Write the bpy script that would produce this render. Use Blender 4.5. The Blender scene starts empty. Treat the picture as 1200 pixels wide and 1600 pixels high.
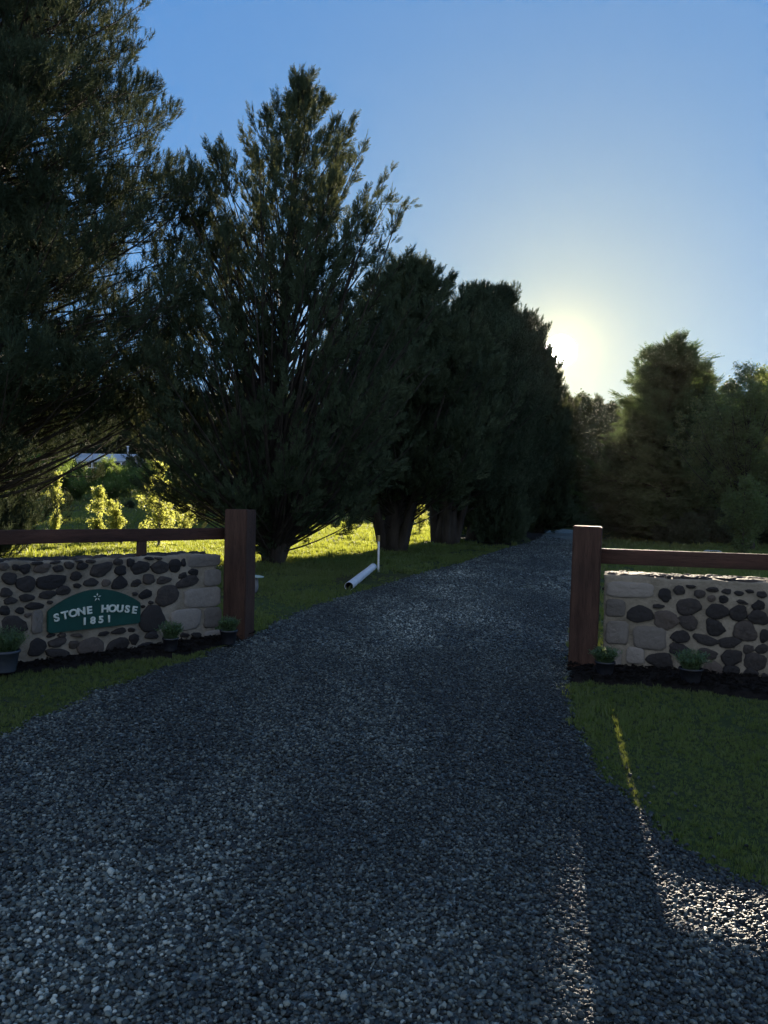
import bpy, math, random
import numpy as np
from mathutils import Matrix, Vector, noise as mnoise

scene = bpy.context.scene
C = scene.collection
R = math.radians
rng = np.random.default_rng(7)

# ------------------------------------------------------------------ camera
FPX, CX, CY = 1200.0, 600.0, 800.0            # the photograph is 1200 x 1600
CAMZ, PITCH, ROLL = 1.5, -0.48, 1.2
cp, sp = math.cos(R(PITCH)), math.sin(R(PITCH))
F = Vector((0, cp, sp)); U0 = Vector((0, -sp, cp)); R0 = Vector((1, 0, 0))
cr, sr = math.cos(R(ROLL)), math.sin(R(ROLL))
RV = R0 * cr + U0 * sr
UV = U0 * cr - R0 * sr
cam_d = bpy.data.cameras.new("camera"); cam = bpy.data.objects.new("camera", cam_d); C.objects.link(cam)
cam_d.sensor_fit = 'VERTICAL'; cam_d.sensor_height = 24; cam_d.lens = 18.0
cam_d.clip_start = 0.05; cam_d.clip_end = 5000
m = Matrix.Identity(4)
for i in range(3):
    m[i][0], m[i][1], m[i][2] = RV[i], UV[i], -F[i]
m[2][3] = CAMZ
cam.matrix_world = m
scene.camera = cam
CAM = Vector((0, 0, CAMZ))

def ray(px, py):
    return (F + RV * ((px - CX) / FPX) + UV * ((CY - py) / FPX)).normalized()
def G(px, py, z=0.0):
    d = ray(px, py); t = (z - CAMZ) / d.z
    return CAM + d * t
def atY(px, py, Y):
    d = ray(px, py); return CAM + d * (Y / d.y)

# ------------------------------------------------------------------ terrain height
def sstep(a, b, x):
    t = np.clip((np.asarray(x, float) - a) / (b - a), 0, 1); return t * t * (3 - 2 * t)
def height(x, y):
    x = np.asarray(x, float); y = np.asarray(y, float)
    left = sstep(2, -16, x)
    rise = np.interp(y, [30, 36, 60, 90, 120, 160, 260, 900], [0, .12, 1.1, 2.6, 5.6, 8.2, 13, 26])
    rise2 = np.interp(y, [80, 120, 260, 900], [0, .8, 6, 20])
    und = .05 * np.sin(x * .31 + 1.2) * np.sin(y * .23) * sstep(12, 24, y)
    pond = -.22 * np.exp(-(((x + 11.5) / 4.2) ** 4 + ((y - 29.4) / 1.0) ** 4))
    return left * rise + (1 - left) * rise2 + und + pond
def hz(x, y): return float(height(x, y))

# ------------------------------------------------------------------ helpers
def mesh_np(name, V, polys):
    """V (N,3); polys list of int arrays (M,k)"""
    me = bpy.data.meshes.new(name)
    V = np.asarray(V, np.float32)
    me.vertices.add(len(V)); me.vertices.foreach_set('co', V.ravel())
    if not isinstance(polys, (list, tuple)): polys = [polys]
    polys = [np.asarray(p, np.int32) for p in polys if len(p)]
    loops = np.concatenate([p.ravel() for p in polys])
    tot = np.concatenate([np.full(len(p), p.shape[1], np.int32) for p in polys])
    st = np.concatenate([[0], np.cumsum(tot)[:-1]]).astype(np.int32)
    me.loops.add(len(loops)); me.loops.foreach_set('vertex_index', loops)
    me.polygons.add(len(tot)); me.polygons.foreach_set('loop_start', st)
    try: me.polygons.foreach_set('loop_total', tot)
    except Exception: pass
    me.update(calc_edges=True); me.validate()
    return me

def obj(name, me, mat=None, parent=None, smooth=False, loc=None):
    o = bpy.data.objects.new(name, me)
    if mat is not None and me is not None:
        me.materials.clear(); me.materials.append(mat)
    if smooth:
        me.polygons.foreach_set('use_smooth', np.ones(len(me.polygons), bool))
    C.objects.link(o)
    if parent: o.parent = parent
    if loc is not None: o.location = loc
    return o
def tag(o, label=None, cat=None, group=None, kind=None):
    if label: o['label'] = label
    if cat: o['category'] = cat
    if group: o['group'] = group
    if kind: o['kind'] = kind
    return o
def thing(name, label, cat, loc=(0, 0, 0), rz=0, group=None):
    o = bpy.data.objects.new(name, None); C.objects.link(o)
    o.empty_display_size = .2
    o.location = loc; o.rotation_euler = (0, 0, rz)
    return tag(o, label, cat, group)
def dup(root, loc, rz=0, sc=1.0, label=None, group=None):
    r = root.copy(); C.objects.link(r); r.location = loc; r.rotation_euler = (0, 0, rz)
    r.scale = sc if hasattr(sc, '__len__') else (sc, sc, sc)
    if label: r['label'] = label
    if group: r['group'] = group
    for ch in list(root.children):
        c = ch.copy(); C.objects.link(c); c.parent = r
        for g in ch.children:
            d = g.copy(); C.objects.link(d); d.parent = c
    return r

class MB:
    def __init__(s): s.V = []; s.P = {}; s.n = 0
    def add(s, V, polys):
        V = np.asarray(V, float)
        for k, p in polys.items():
            s.P.setdefault(k, []).append(np.asarray(p, np.int64) + s.n)
        s.V.append(V); s.n += len(V)
    def mesh(s, name):
        return mesh_np(name, np.concatenate(s.V), [np.concatenate(p) for p in s.P.values()])
    def tube(s, pts, rad, k=6, cap=True):
        pts = np.asarray(pts, float); n = len(pts); rad = np.broadcast_to(np.asarray(rad, float), (n,))
        T = np.gradient(pts, axis=0); T /= np.linalg.norm(T, axis=1)[:, None] + 1e-9
        ref = np.array([0, 0, 1.]) if abs(T[0, 2]) < .9 else np.array([1., 0, 0])
        A = np.cross(T, ref); A /= np.linalg.norm(A, axis=1)[:, None] + 1e-9
        B = np.cross(T, A)
        a = np.arange(k) / k * 2 * math.pi
        ring = A[:, None, :] * np.cos(a)[None, :, None] + B[:, None, :] * np.sin(a)[None, :, None]
        V = (pts[:, None, :] + ring * rad[:, None, None]).reshape(-1, 3)
        i = np.arange(n - 1)[:, None] * k; j = np.arange(k)[None, :]; j2 = (j + 1) % k
        Q = np.stack([i + j, i + j2, i + k + j2, i + k + j], -1).reshape(-1, 4)
        polys = {4: Q}
        if cap:
            V = np.concatenate([V, pts[:1], pts[-1:]])
            c0, c1 = n * k, n * k + 1
            jj = np.arange(k)
            polys[3] = np.concatenate([np.stack([np.full(k, c0), (jj + 1) % k, jj], -1),
                                       np.stack([np.full(k, c1), (n - 1) * k + jj, (n - 1) * k + (jj + 1) % k], -1)])
        s.add(V, polys)
    def box(s, x0, x1, y0, y1, z0, z1, b=0.0):
        """chamfered box"""
        if b <= 0:
            V = [(x, y, z) for z in (z0, z1) for y in (y0, y1) for x in (x0, x1)]
            s.add(V, {4: [(0, 2, 3, 1), (4, 5, 7, 6), (0, 1, 5, 4), (2, 6, 7, 3), (0, 4, 6, 2), (1, 3, 7, 5)]}); return
        import bmesh
        bm = bmesh.new(); bmesh.ops.create_cube(bm, size=1)
        for v in bm.verts:
            v.co = Vector(((x0 + x1) / 2 + v.co.x * (x1 - x0), (y0 + y1) / 2 + v.co.y * (y1 - y0), (z0 + z1) / 2 + v.co.z * (z1 - z0)))
        bmesh.ops.bevel(bm, geom=list(bm.edges), offset=b, segments=2, affect='EDGES', profile=.6)
        s.bm(bm)
    def bm(s, bm):
        bm.verts.index_update()
        V = [tuple(v.co) for v in bm.verts]; P = {}
        for f in bm.faces: P.setdefault(len(f.verts), []).append([v.index for v in f.verts])
        s.add(V, P); bm.free()
    def lathe(s, prof, k=24, loc=(0, 0, 0)):
        a = np.arange(k) / k * 2 * math.pi
        V = np.concatenate([np.stack([r * np.cos(a) + loc[0], r * np.sin(a) + loc[1], np.full(k, z + loc[2])], -1) for r, z in prof])
        n = len(prof); i = np.arange(n - 1)[:, None] * k; j = np.arange(k)[None, :]; j2 = (j + 1) % k
        s.add(V, {4: np.stack([i + j, i + j2, i + k + j2, i + k + j], -1).reshape(-1, 4)})

# ------------------------------------------------------------------ materials
def mat(name):
    m = bpy.data.materials.new(name); m.use_nodes = True
    nt = m.node_tree; nt.nodes.clear()
    out = nt.nodes.new('ShaderNodeOutputMaterial')
    return m, nt, out
def N(nt, t, **kw):
    n = nt.nodes.new(t)
    for k, v in kw.items(): setattr(n, k, v)
    return n
def noise_(nt, scale, detail=4, rough=.55, vec=None, dist=0):
    n = N(nt, 'ShaderNodeTexNoise'); n.inputs['Scale'].default_value = scale
    n.inputs['Detail'].default_value = detail; n.inputs['Roughness'].default_value = rough
    n.inputs['Distortion'].default_value = dist
    if vec is not None: nt.links.new(vec, n.inputs['Vector'])
    return n
def ramp_(nt, fac, stops):
    r = N(nt, 'ShaderNodeValToRGB'); e = r.color_ramp.elements
    while len(e) < len(stops): e.new(.5)
    for el, (p, c) in zip(e, stops):
        el.position = p; el.color = (*c, 1) if len(c) == 3 else c
    nt.links.new(fac, r.inputs[0]); return r
def bump_(nt, h, strength, dist=.02, normal=None):
    b = N(nt, 'ShaderNodeBump'); b.inputs['Strength'].default_value = strength; b.inputs['Distance'].default_value = dist
    nt.links.new(h, b.inputs['Height'])
    if normal is not None: nt.links.new(normal, b.inputs['Normal'])
    return b
def coords(nt): return N(nt, 'ShaderNodeTexCoord').outputs['Object']
def simple(name, stops, scale=8, rough=.7, bump=.3, bscale=None, spec=.3, bdist=.01, stretch=None, detail=6):
    m, nt, out = mat(name); v = coords(nt)
    if stretch:
        mp = N(nt, 'ShaderNodeMapping'); mp.inputs['Scale'].default_value = stretch
        nt.links.new(v, mp.inputs[0]); v = mp.outputs[0]
    n = noise_(nt, scale, detail, .6, v); r = ramp_(nt, n.outputs['Fac'], stops)
    p = N(nt, 'ShaderNodeBsdfPrincipled'); nt.links.new(r.outputs[0], p.inputs['Base Color'])
    p.inputs['Roughness'].default_value = rough; p.inputs['Specular IOR Level'].default_value = spec
    n2 = noise_(nt, bscale or scale * 4, 8, .65, v)
    b = bump_(nt, n2.outputs['Fac'], bump, bdist); nt.links.new(b.outputs[0], p.inputs['Normal'])
    nt.links.new(p.outputs[0], out.inputs[0]); return m
def leaf_mat(name, c1, c2, trans, tr_w=.35, scale=1.2, rough=.55, world=False):
    """thin leaf: diffuse + translucent, clumps of lighter and darker green"""
    m, nt, out = mat(name); v = N(nt, 'ShaderNodeNewGeometry').outputs['Position'] if world else coords(nt)
    n = noise_(nt, scale, 5, .65, v)
    r = ramp_(nt, n.outputs['Fac'], ([(.30, (c1[0] * 1.5, c1[1] * 1.05, c1[2]))] if world else []) + [(.36, c1), (.68, c2)])
    p = N(nt, 'ShaderNodeBsdfPrincipled'); nt.links.new(r.outputs[0], p.inputs['Base Color'])
    p.inputs['Roughness'].default_value = rough; p.inputs['Specular IOR Level'].default_value = .25 if rough < .7 else .08
    t = N(nt, 'ShaderNodeBsdfTranslucent'); t.inputs[0].default_value = (*trans, 1)
    mx = N(nt, 'ShaderNodeMixShader'); mx.inputs[0].default_value = tr_w
    nt.links.new(p.outputs[0], mx.inputs[1]); nt.links.new(t.outputs[0], mx.inputs[2])
    nt.links.new(mx.outputs[0], out.inputs[0]); return m

M = {}
M['cypress'] = leaf_mat('cypress_leaf', (.038, .058, .033), (.076, .098, .054), (.07, .075, .03), .22, rough=.85)
M['pine'] = leaf_mat('pine_needle', (.034, .054, .032), (.066, .088, .050), (.055, .065, .030), .2, rough=.85)
M['fir'] = leaf_mat('fir_needle', (.036, .066, .030), (.070, .108, .046), (.14, .20, .05), .3, rough=.85)
M['gum'] = leaf_mat('broad_leaf', (.045, .072, .030), (.09, .12, .045), (.22, .26, .06), .4)
M['shrub'] = leaf_mat('shrub_leaf', (.025, .042, .018), (.065, .08, .032), (.10, .12, .03), .3)
M['feather'] = leaf_mat('feathery_leaf', (.045, .068, .042), (.085, .115, .07), (.10, .13, .05), .3, rough=.8)
M['sapling'] = leaf_mat('sapling_leaf', (.08, .11, .03), (.15, .18, .05), (.46, .48, .10), .55, 3)
M['lawn_tree'] = leaf_mat('paddock_leaf', (.045, .085, .022), (.09, .14, .035), (.22, .30, .05), .42, 1.5)
M['grass'] = leaf_mat('grass_blade', (.064, .082, .034), (.108, .126, .056), (.36, .40, .050), .42, .8, world=True)
M['herb'] = leaf_mat('herb_leaf', (.05, .09, .045), (.10, .14, .08), (.22, .3, .08), .4, 30)
M['bark'] = simple('bark', [(.3, (.022, .018, .015)), (.7, (.065, .054, .044))], 5, .9, .8, 18, .15, .02, (1, 1, .25))
M['bark_pale'] = simple('pale_bark', [(.3, (.16, .13, .10)), (.7, (.30, .27, .22))], 5, .85, .6, 18, .2, .01, (1, 1, .3))
def timber_mat(name, cols, st):
    m, nt, out = mat(name); v = coords(nt); mp = N(nt, 'ShaderNodeMapping'); mp.inputs['Scale'].default_value = st; nt.links.new(v, mp.inputs[0])
    n1 = noise_(nt, 2.2, 6, .65, mp.outputs[0]); n2 = noise_(nt, 14, 8, .7, mp.outputs[0]); n3 = noise_(nt, 1.6, 5, .6, v)
    r = ramp_(nt, n1.outputs['Fac'], cols); r2 = ramp_(nt, n2.outputs['Fac'], [(.34, (.25, .25, .25)), (.44, (.95, .95, .95)), (.8, (1.25, 1.2, 1.15))]); r3 = ramp_(nt, n3.outputs['Fac'], [(.3, (.7, .72, .75)), (.7, (1.2, 1.2, 1.2))])
    a = N(nt, 'ShaderNodeMix', data_type='RGBA', blend_type='MULTIPLY'); a.inputs[0].default_value = .8; nt.links.new(r.outputs[0], a.inputs[6]); nt.links.new(r2.outputs[0], a.inputs[7])
    b = N(nt, 'ShaderNodeMix', data_type='RGBA', blend_type='MULTIPLY'); b.inputs[0].default_value = 1; nt.links.new(a.outputs[2], b.inputs[6]); nt.links.new(r3.outputs[0], b.inputs[7])
    p = N(nt, 'ShaderNodeBsdfPrincipled'); nt.links.new(b.outputs[2], p.inputs['Base Color']); p.inputs['Roughness'].default_value = .72; p.inputs['Specular IOR Level'].default_value = .25
    bu = bump_(nt, n2.outputs['Fac'], 1, .012); nt.links.new(bu.outputs[0], p.inputs['Normal']); nt.links.new(p.outputs[0], out.inputs[0]); return m
M['timber'] = timber_mat('stained_timber', [(.3, (.030, .013, .008)), (.5, (.060, .030, .019)), (.75, (.092, .047, .030))], (7, 7, .6))
M['rail_timber'] = timber_mat('rail_timber', [(.3, (.032, .015, .010)), (.5, (.066, .030, .019)), (.75, (.10, .046, .030))], (.6, 7, 7))
_old = simple('stained_timber', [(.25, (.024, .009, .007)), (.5, (.050, .018, .013)), (.75, (.078, .030, .021))], 3.2, .6, .6, 14, .35, .006, (6, 6, .5))
_old = simple('rail_timber', [(.25, (.026, .011, .009)), (.5, (.052, .021, .016)), (.75, (.080, .033, .025))], 3.2, .6, .6, 14, .35, .006, (.5, 6, 6))
M['mortar'] = simple('mortar', [(.25, (.125, .104, .074)), (.5, (.235, .198, .146)), (.8, (.35, .30, .228))], 4.5, .93, 1, 40, .15, .016, detail=10)
def stone_mat(name, a, b, c):
    m, nt, out = mat(name); v = coords(nt)
    vo = N(nt, 'ShaderNodeAttribute'); vo.attribute_name = 'tone'
    n = noise_(nt, 22, 8, .7, v)
    ad = N(nt, 'ShaderNodeMath', operation='MULTIPLY_ADD'); ad.inputs[1].default_value = .45
    nt.links.new(n.outputs['Fac'], ad.inputs[0]); nt.links.new(vo.outputs['Fac'], ad.inputs[2])
    r = ramp_(nt, ad.outputs[0], [(.15, a), (.6, b), (1.1 / 1.3, c)])
    p = N(nt, 'ShaderNodeBsdfPrincipled'); nt.links.new(r.outputs[0], p.inputs['Base Color'])
    p.inputs['Roughness'].default_value = .75; p.inputs['Specular IOR Level'].default_value = .3
    n2 = noise_(nt, 40, 10, .7, v); b_ = bump_(nt, n2.outputs['Fac'], .9, .012); nt.links.new(b_.outputs[0], p.inputs['Normal'])
    nt.links.new(p.outputs[0], out.inputs[0]); return m
M['stone'] = stone_mat('field_stone', (.011, .010, .010), (.030, .025, .022), (.085, .066, .052))
M['quoin'] = stone_mat('quoin_stone', (.085, .074, .062), (.15, .13, .108), (.23, .20, .165))
M['mulch'] = simple('mulch', [(.3, (.008, .007, .006)), (.7, (.028, .022, .018))], 40, .95, 1, 90, .1, .03)
M['sign'] = simple('sign_green', [(.3, (.006, .040, .030)), (.7, (.009, .055, .042))], 6, .55, .15, 40, .25, .003)
M['letter'] = simple('sign_letter', [(.3, (.40, .43, .36)), (.6, (.55, .58, .50))], 20, .6, .15, 40, .3, .002)
M['pipe'] = simple('white_pvc', [(.3, (.62, .64, .66)), (.7, (.74, .76, .78))], 3, .35, .05, 30, .5, .002)
M['pipe_in'] = simple('pipe_inside', [(.3, (.10, .08, .07)), (.7, (.16, .13, .11))], 6, .7, .1, 30)
M['stake'] = simple('stake_white', [(.3, (.55, .55, .52)), (.7, (.70, .70, .66))], 8, .6, .2)
M['stake_top'] = simple('stake_top', [(.3, (.28, .20, .07)), (.7, (.42, .30, .10))], 8, .7, .2)
M['pot_dark'] = simple('pot_black', [(.3, (.010, .011, .014)), (.7, (.022, .023, .028))], 9, .45, .05, 40, .5, .002)
M['pot_grey'] = simple('pot_blue_grey', [(.3, (.03, .036, .048)), (.7, (.05, .06, .075))], 9, .5, .05, 40, .5, .002)
M['soil'] = simple('soil', [(.3, (.012, .009, .007)), (.7, (.03, .024, .018))], 60, .95, 1, 90)
M['roof'] = simple('roof_sheet', [(.3, (.26, .31, .35)), (.7, (.34, .39, .44))], 1, .45, .1, 10, .5)
M['house'] = simple('house_wall', [(.3, (.16, .15, .14)), (.7, (.24, .22, .20))], 2, .8, .1, 10)
M['trim'] = simple('white_trim', [(.3, (.62, .64, .66)), (.7, (.75, .76, .78))], 2, .5, .1, 10)
M['glass'] = simple('window_glass', [(.3, (.02, .025, .03)), (.7, (.03, .035, .04))], 2, .1, .02, 10, .8)
M['slab'] = simple('pale_slab', [(.3, (.42, .42, .40)), (.7, (.58, .58, .55))], 9, .8, .5, 30)
M['rock'] = simple('grey_rock', [(.3, (.12, .12, .12)), (.7, (.24, .23, .22))], 9, .85, .8, 30)
M['cap'] = simple('pale_cap', [(.3, (.25, .32, .26)), (.7, (.38, .44, .38))], 9, .6, .1, 30)

def ground_mat():
    m, nt, out = mat('lawn_ground'); v = coords(nt)
    n1 = noise_(nt, .35, 6, .6, v); n2 = noise_(nt, 9, 6, .7, v)
    r1 = ramp_(nt, n1.outputs['Fac'], [(.32, (.062, .056, .026)), (.5, (.052, .070, .024)), (.7, (.068, .095, .032))])
    r2 = ramp_(nt, n2.outputs['Fac'], [(.3, (.55, .55, .5)), (.7, (1.15, 1.15, 1.1))])
    mx = N(nt, 'ShaderNodeMix', data_type='RGBA', blend_type='MULTIPLY'); mx.inputs[0].default_value = 1
    nt.links.new(r1.outputs[0], mx.inputs[6]); nt.links.new(r2.outputs[0], mx.inputs[7])
    p = N(nt, 'ShaderNodeBsdfPrincipled'); nt.links.new(mx.outputs[2], p.inputs['Base Color'])
    p.inputs['Roughness'].default_value = .95; p.inputs['Specular IOR Level'].default_value = .1
    n3 = noise_(nt, 60, 6, .7, v); b = bump_(nt, n3.outputs['Fac'], .8, .03); nt.links.new(b.outputs[0], p.inputs['Normal'])
    nt.links.new(p.outputs[0], out.inputs[0]); return m
M['ground'] = ground_mat()

def drive_mat():
    m, nt, out = mat('gravel_bed'); v = coords(nt)
    vo = N(nt, 'ShaderNodeTexVoronoi'); vo.inputs['Scale'].default_value = 34; nt.links.new(v, vo.inputs['Vector'])
    vr = N(nt, 'ShaderNodeSeparateColor'); nt.links.new(vo.outputs['Color'], vr.inputs[0])
    r = ramp_(nt, vr.outputs[0], [(0, (.035, .041, .036)), (.6, (.11, .125, .11)), (1, (.28, .30, .26))])
    n = noise_(nt, .5, 5, .6, v); r2 = ramp_(nt, n.outputs['Fac'], [(.35, (.45, .45, .45)), (.62, (1.25, 1.25, 1.25))])
    mx = N(nt, 'ShaderNodeMix', data_type='RGBA', blend_type='MULTIPLY'); mx.inputs[0].default_value = 1
    nt.links.new(r.outputs[0], mx.inputs[6]); nt.links.new(r2.outputs[0], mx.inputs[7])
    p = N(nt, 'ShaderNodeBsdfPrincipled'); nt.links.new(mx.outputs[2], p.inputs['Base Color'])
    p.inputs['Roughness'].default_value = .55; p.inputs['Specular IOR Level'].default_value = .45
    inv = N(nt, 'ShaderNodeMath', operation='SUBTRACT'); inv.inputs[0].default_value = 1; nt.links.new(vo.outputs['Distance'], inv.inputs[1])
    b = bump_(nt, inv.outputs[0], 1, .02); nt.links.new(b.outputs[0], p.inputs['Normal'])
    nt.links.new(p.outputs[0], out.inputs[0]); return m
M['drive'] = drive_mat()
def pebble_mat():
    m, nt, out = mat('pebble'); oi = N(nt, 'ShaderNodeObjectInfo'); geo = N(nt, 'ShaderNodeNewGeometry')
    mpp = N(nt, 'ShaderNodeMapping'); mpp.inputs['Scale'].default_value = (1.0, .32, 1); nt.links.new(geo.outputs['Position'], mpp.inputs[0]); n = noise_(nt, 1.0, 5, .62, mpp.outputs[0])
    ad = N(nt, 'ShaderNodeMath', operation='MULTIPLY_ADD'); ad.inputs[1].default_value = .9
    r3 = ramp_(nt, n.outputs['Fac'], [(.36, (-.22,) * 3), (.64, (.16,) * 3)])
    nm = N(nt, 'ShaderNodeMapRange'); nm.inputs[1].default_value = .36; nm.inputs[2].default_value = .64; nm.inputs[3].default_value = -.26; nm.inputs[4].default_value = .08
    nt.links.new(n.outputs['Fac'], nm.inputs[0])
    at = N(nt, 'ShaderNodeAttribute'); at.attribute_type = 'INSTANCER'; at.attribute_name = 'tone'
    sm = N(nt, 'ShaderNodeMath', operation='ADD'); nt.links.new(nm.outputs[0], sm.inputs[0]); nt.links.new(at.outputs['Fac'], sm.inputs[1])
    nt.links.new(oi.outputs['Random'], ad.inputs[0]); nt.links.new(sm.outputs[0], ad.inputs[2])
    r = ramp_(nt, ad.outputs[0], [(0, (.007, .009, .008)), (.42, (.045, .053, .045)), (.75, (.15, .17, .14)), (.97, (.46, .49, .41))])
    p = N(nt, 'ShaderNodeBsdfPrincipled'); nt.links.new(r.outputs[0], p.inputs['Base Color'])
    p.inputs['Roughness'].default_value = .48; p.inputs['Specular IOR Level'].default_value = .45
    v = coords(nt); n2 = noise_(nt, 3, 5, .6, v); b = bump_(nt, n2.outputs['Fac'], .35, .2); nt.links.new(b.outputs[0], p.inputs['Normal'])
    nt.links.new(p.outputs[0], out.inputs[0]); return m
M['pebble'] = pebble_mat()
def water_mat():
    m, nt, out = mat('pond_water'); v = coords(nt)
    p = N(nt, 'ShaderNodeBsdfPrincipled'); p.inputs['Base Color'].default_value = (.012, .018, .016, 1)
    p.inputs['Roughness'].default_value = .04
    n = noise_(nt, 2.5, 3, .5, v); b = bump_(nt, n.outputs['Fac'], .15, .02); nt.links.new(b.outputs[0], p.inputs['Normal'])
    nt.links.new(p.outputs[0], out.inputs[0]); return m
M['water'] = water_mat()

# ------------------------------------------------------------------ ground, drive, beds
def axis(vals):
    return np.unique(np.concatenate(vals))
gx = axis([np.arange(-40, 40.01, .8), np.linspace(-900, -40, 60), np.linspace(40, 900, 60)])
gy = axis([np.arange(-4, 60.01, .8), np.linspace(60, 200, 70), np.linspace(200, 1200, 50), np.linspace(-60, -4, 15)])
XX, YY = np.meshgrid(gx, gy); ZZ = height(XX, YY)
V = np.stack([XX, YY, ZZ], -1).reshape(-1, 3)
nx, ny = len(gx), len(gy)
i = (np.arange(ny - 1)[:, None] * nx + np.arange(nx - 1)[None, :]).ravel()
Q = np.stack([i, i + 1, i + nx + 1, i + nx], -1)
tag(obj('ground', mesh_np('ground', V, Q), M['ground'], smooth=True), kind='structure')

# pixel traces of the two edges of the drive, put on the ground
Lpx = [(0, 1155), (60, 1126), (150, 1085), (240, 1052), (310, 1030), (352, 1012), (402, 990), (450, 966), (500, 945), (560, 926), (610, 912), (665, 893), (715, 880), (765, 864), (800, 855), (832, 845), (858, 829), (866, 821)]
Rpx = [(1200, 1397), (1150, 1374), (1100, 1347), (1050, 1315), (1000, 1276), (960, 1238), (930, 1200), (908, 1160), (893, 1120), (887, 1090), (886, 1062), (890, 1035), (893, 1000), (897, 960), (903, 920), (910, 885), (915, 860), (922, 842), (948, 828), (975, 820)]
def interp_edge(px):
    P = [G(a, b) for a, b in px]
    xs = np.array([p.x for p in P]); ys = np.array([p.y for p in P]); o = np.argsort(ys)
    return xs[o], ys[o]
lx, ly = interp_edge(Lpx); rx, ry = interp_edge(Rpx)
ly0, ry0 = ly[0], ry[0]
def edgeL(y):
    y = np.asarray(y, float)
    near = lx[0] - (ly0 - y) * 1.9
    return np.where(y < ly0, near, np.interp(y, ly, lx)) + .03 * np.sin(y * 7.1) + .02 * np.sin(y * 15.3 + 1)
def edgeR(y):
    y = np.asarray(y, float)
    near = rx[0] + (ry0 - y) * 2.6
    return np.where(y < ry0, near, np.interp(y, ry, rx)) + .025 * np.sin(y * 6.3 + 2) + .015 * np.sin(y * 17.3)
dy = np.concatenate([np.arange(-6, 30, .12), np.arange(30, 84, .5)])
nc = 15
rows = []
for y in dy:
    a, b = max(float(edgeL(y)), -14), min(float(edgeR(y)), 14)
    xs = np.linspace(a, b, nc)
    crown = .02 * (1 - np.abs(np.linspace(-1, 1, nc)) ** 2) + .006
    rows.append(np.stack([xs, np.full(nc, y), height(xs, y) + crown], -1))
V = np.concatenate(rows); n = len(dy)
i = (np.arange(n - 1)[:, None] * nc + np.arange(nc - 1)[None, :]).ravel()
tag(obj('driveway', mesh_np('driveway', V, np.stack([i, i + 1, i + nc + 1, i + nc], -1)), M['drive'], smooth=True), kind='structure')

def bed(name, poly, h=.05, res=.06):
    """mounded garden bed inside a convex-ish polygon given as list of (x,y)"""
    P = np.array(poly); mn, mx_ = P.min(0), P.max(0)
    xs = np.arange(mn[0], mx_[0] + res, res); ys = np.arange(mn[1], mx_[1] + res, res)
    X, Y = np.meshgrid(xs, ys)
    d = np.full(X.shape, 1e9); inside = np.zeros(X.shape, bool)
    for k in range(len(P)):
        a, b = P[k], P[(k + 1) % len(P)]; ab = b - a
        t = np.clip(((X - a[0]) * ab[0] + (Y - a[1]) * ab[1]) / (ab @ ab), 0, 1)
        d = np.minimum(d, np.hypot(X - a[0] - t * ab[0], Y - a[1] - t * ab[1]))
        c = (a[1] > Y) != (b[1] > Y)
        with np.errstate(divide='ignore', invalid='ignore'):
            inside ^= c & (X < (b[0] - a[0]) * (Y - a[1]) / (b[1] - a[1]) + a[0])
    sd = np.where(inside, d, -d)
    Z = height(X, Y) + h * sstep(-.03, .16, sd) - .02 + np.random.default_rng(3).uniform(-.012, .012, X.shape) + .02 * (sd > 0)
    ok = sd > -.06
    nxx = X.shape[1]; idx = np.arange(X.size).reshape(X.shape)
    q = np.stack([idx[:-1, :-1], idx[:-1, 1:], idx[1:, 1:], idx[1:, :-1]], -1).reshape(-1, 4)
    q = q[ok.ravel()[q].all(1)]
    o = obj(name, mesh_np(name, np.stack([X, Y, Z], -1).reshape(-1, 3), q), M['mulch'], smooth=True)
    return tag(o, kind='structure'), P
def inpoly(P, X, Y):
    ins = np.zeros(X.shape, bool)
    for k in range(len(P)):
        a, b = P[k], P[(k + 1) % len(P)]
        c = (a[1] > Y) != (b[1] > Y)
        ins ^= c & (X < (b[0] - a[0]) * (Y - a[1]) / (b[1] - a[1] + 1e-12) + a[0])
    return ins

# wall lines (front faces), from the photograph's measured feet
LA = np.array([-3.32, 6.58]); LB = np.array([-1.80, 8.36])       # left wall, seen part; LB at the gate
ld = (LB - LA) / np.linalg.norm(LB - LA); ln = np.array([ld[1], -ld[0]])   # normal towards the camera
RA = np.array([2.10, 7.27]); RB = np.array([3.43, 6.87])
rd = (RB - RA) / np.linalg.norm(RB - RA); rn = np.array([rd[1], -rd[0]])
LS = LB - ld * 5.2                                                # far end, out of the frame
RE = RA + rd * 5.6
gp = lambda a, b: (lambda p: (p.x, p.y))(G(a, b))
bedL_poly = [tuple(LS + ln * .62), gp(0, 1057), gp(100, 1047), gp(200, 1034), gp(290, 1026), gp(322, 1016), gp(400, 996), tuple(LB + ld * .55 - ln * .05), tuple(LB - ln * .15), tuple(LS - ln * .1)]
bed('garden_bed', bedL_poly)
bedR_poly = [tuple(RE + rn * .75), gp(1200, 1096), gp(1100, 1083), gp(1000, 1074), gp(888, 1067), gp(888, 1030), tuple(RA - rd * .1 - rn * .1), tuple(RE - rn * .1)]
bed('garden_bed', bedR_poly)
bedF_poly = [gp(725, 850), gp(800, 853), gp(845, 842), gp(862, 828), gp(820, 820), gp(760, 824), gp(715, 838)]
bed('garden_bed', bedF_poly, .04, .3)

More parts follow.
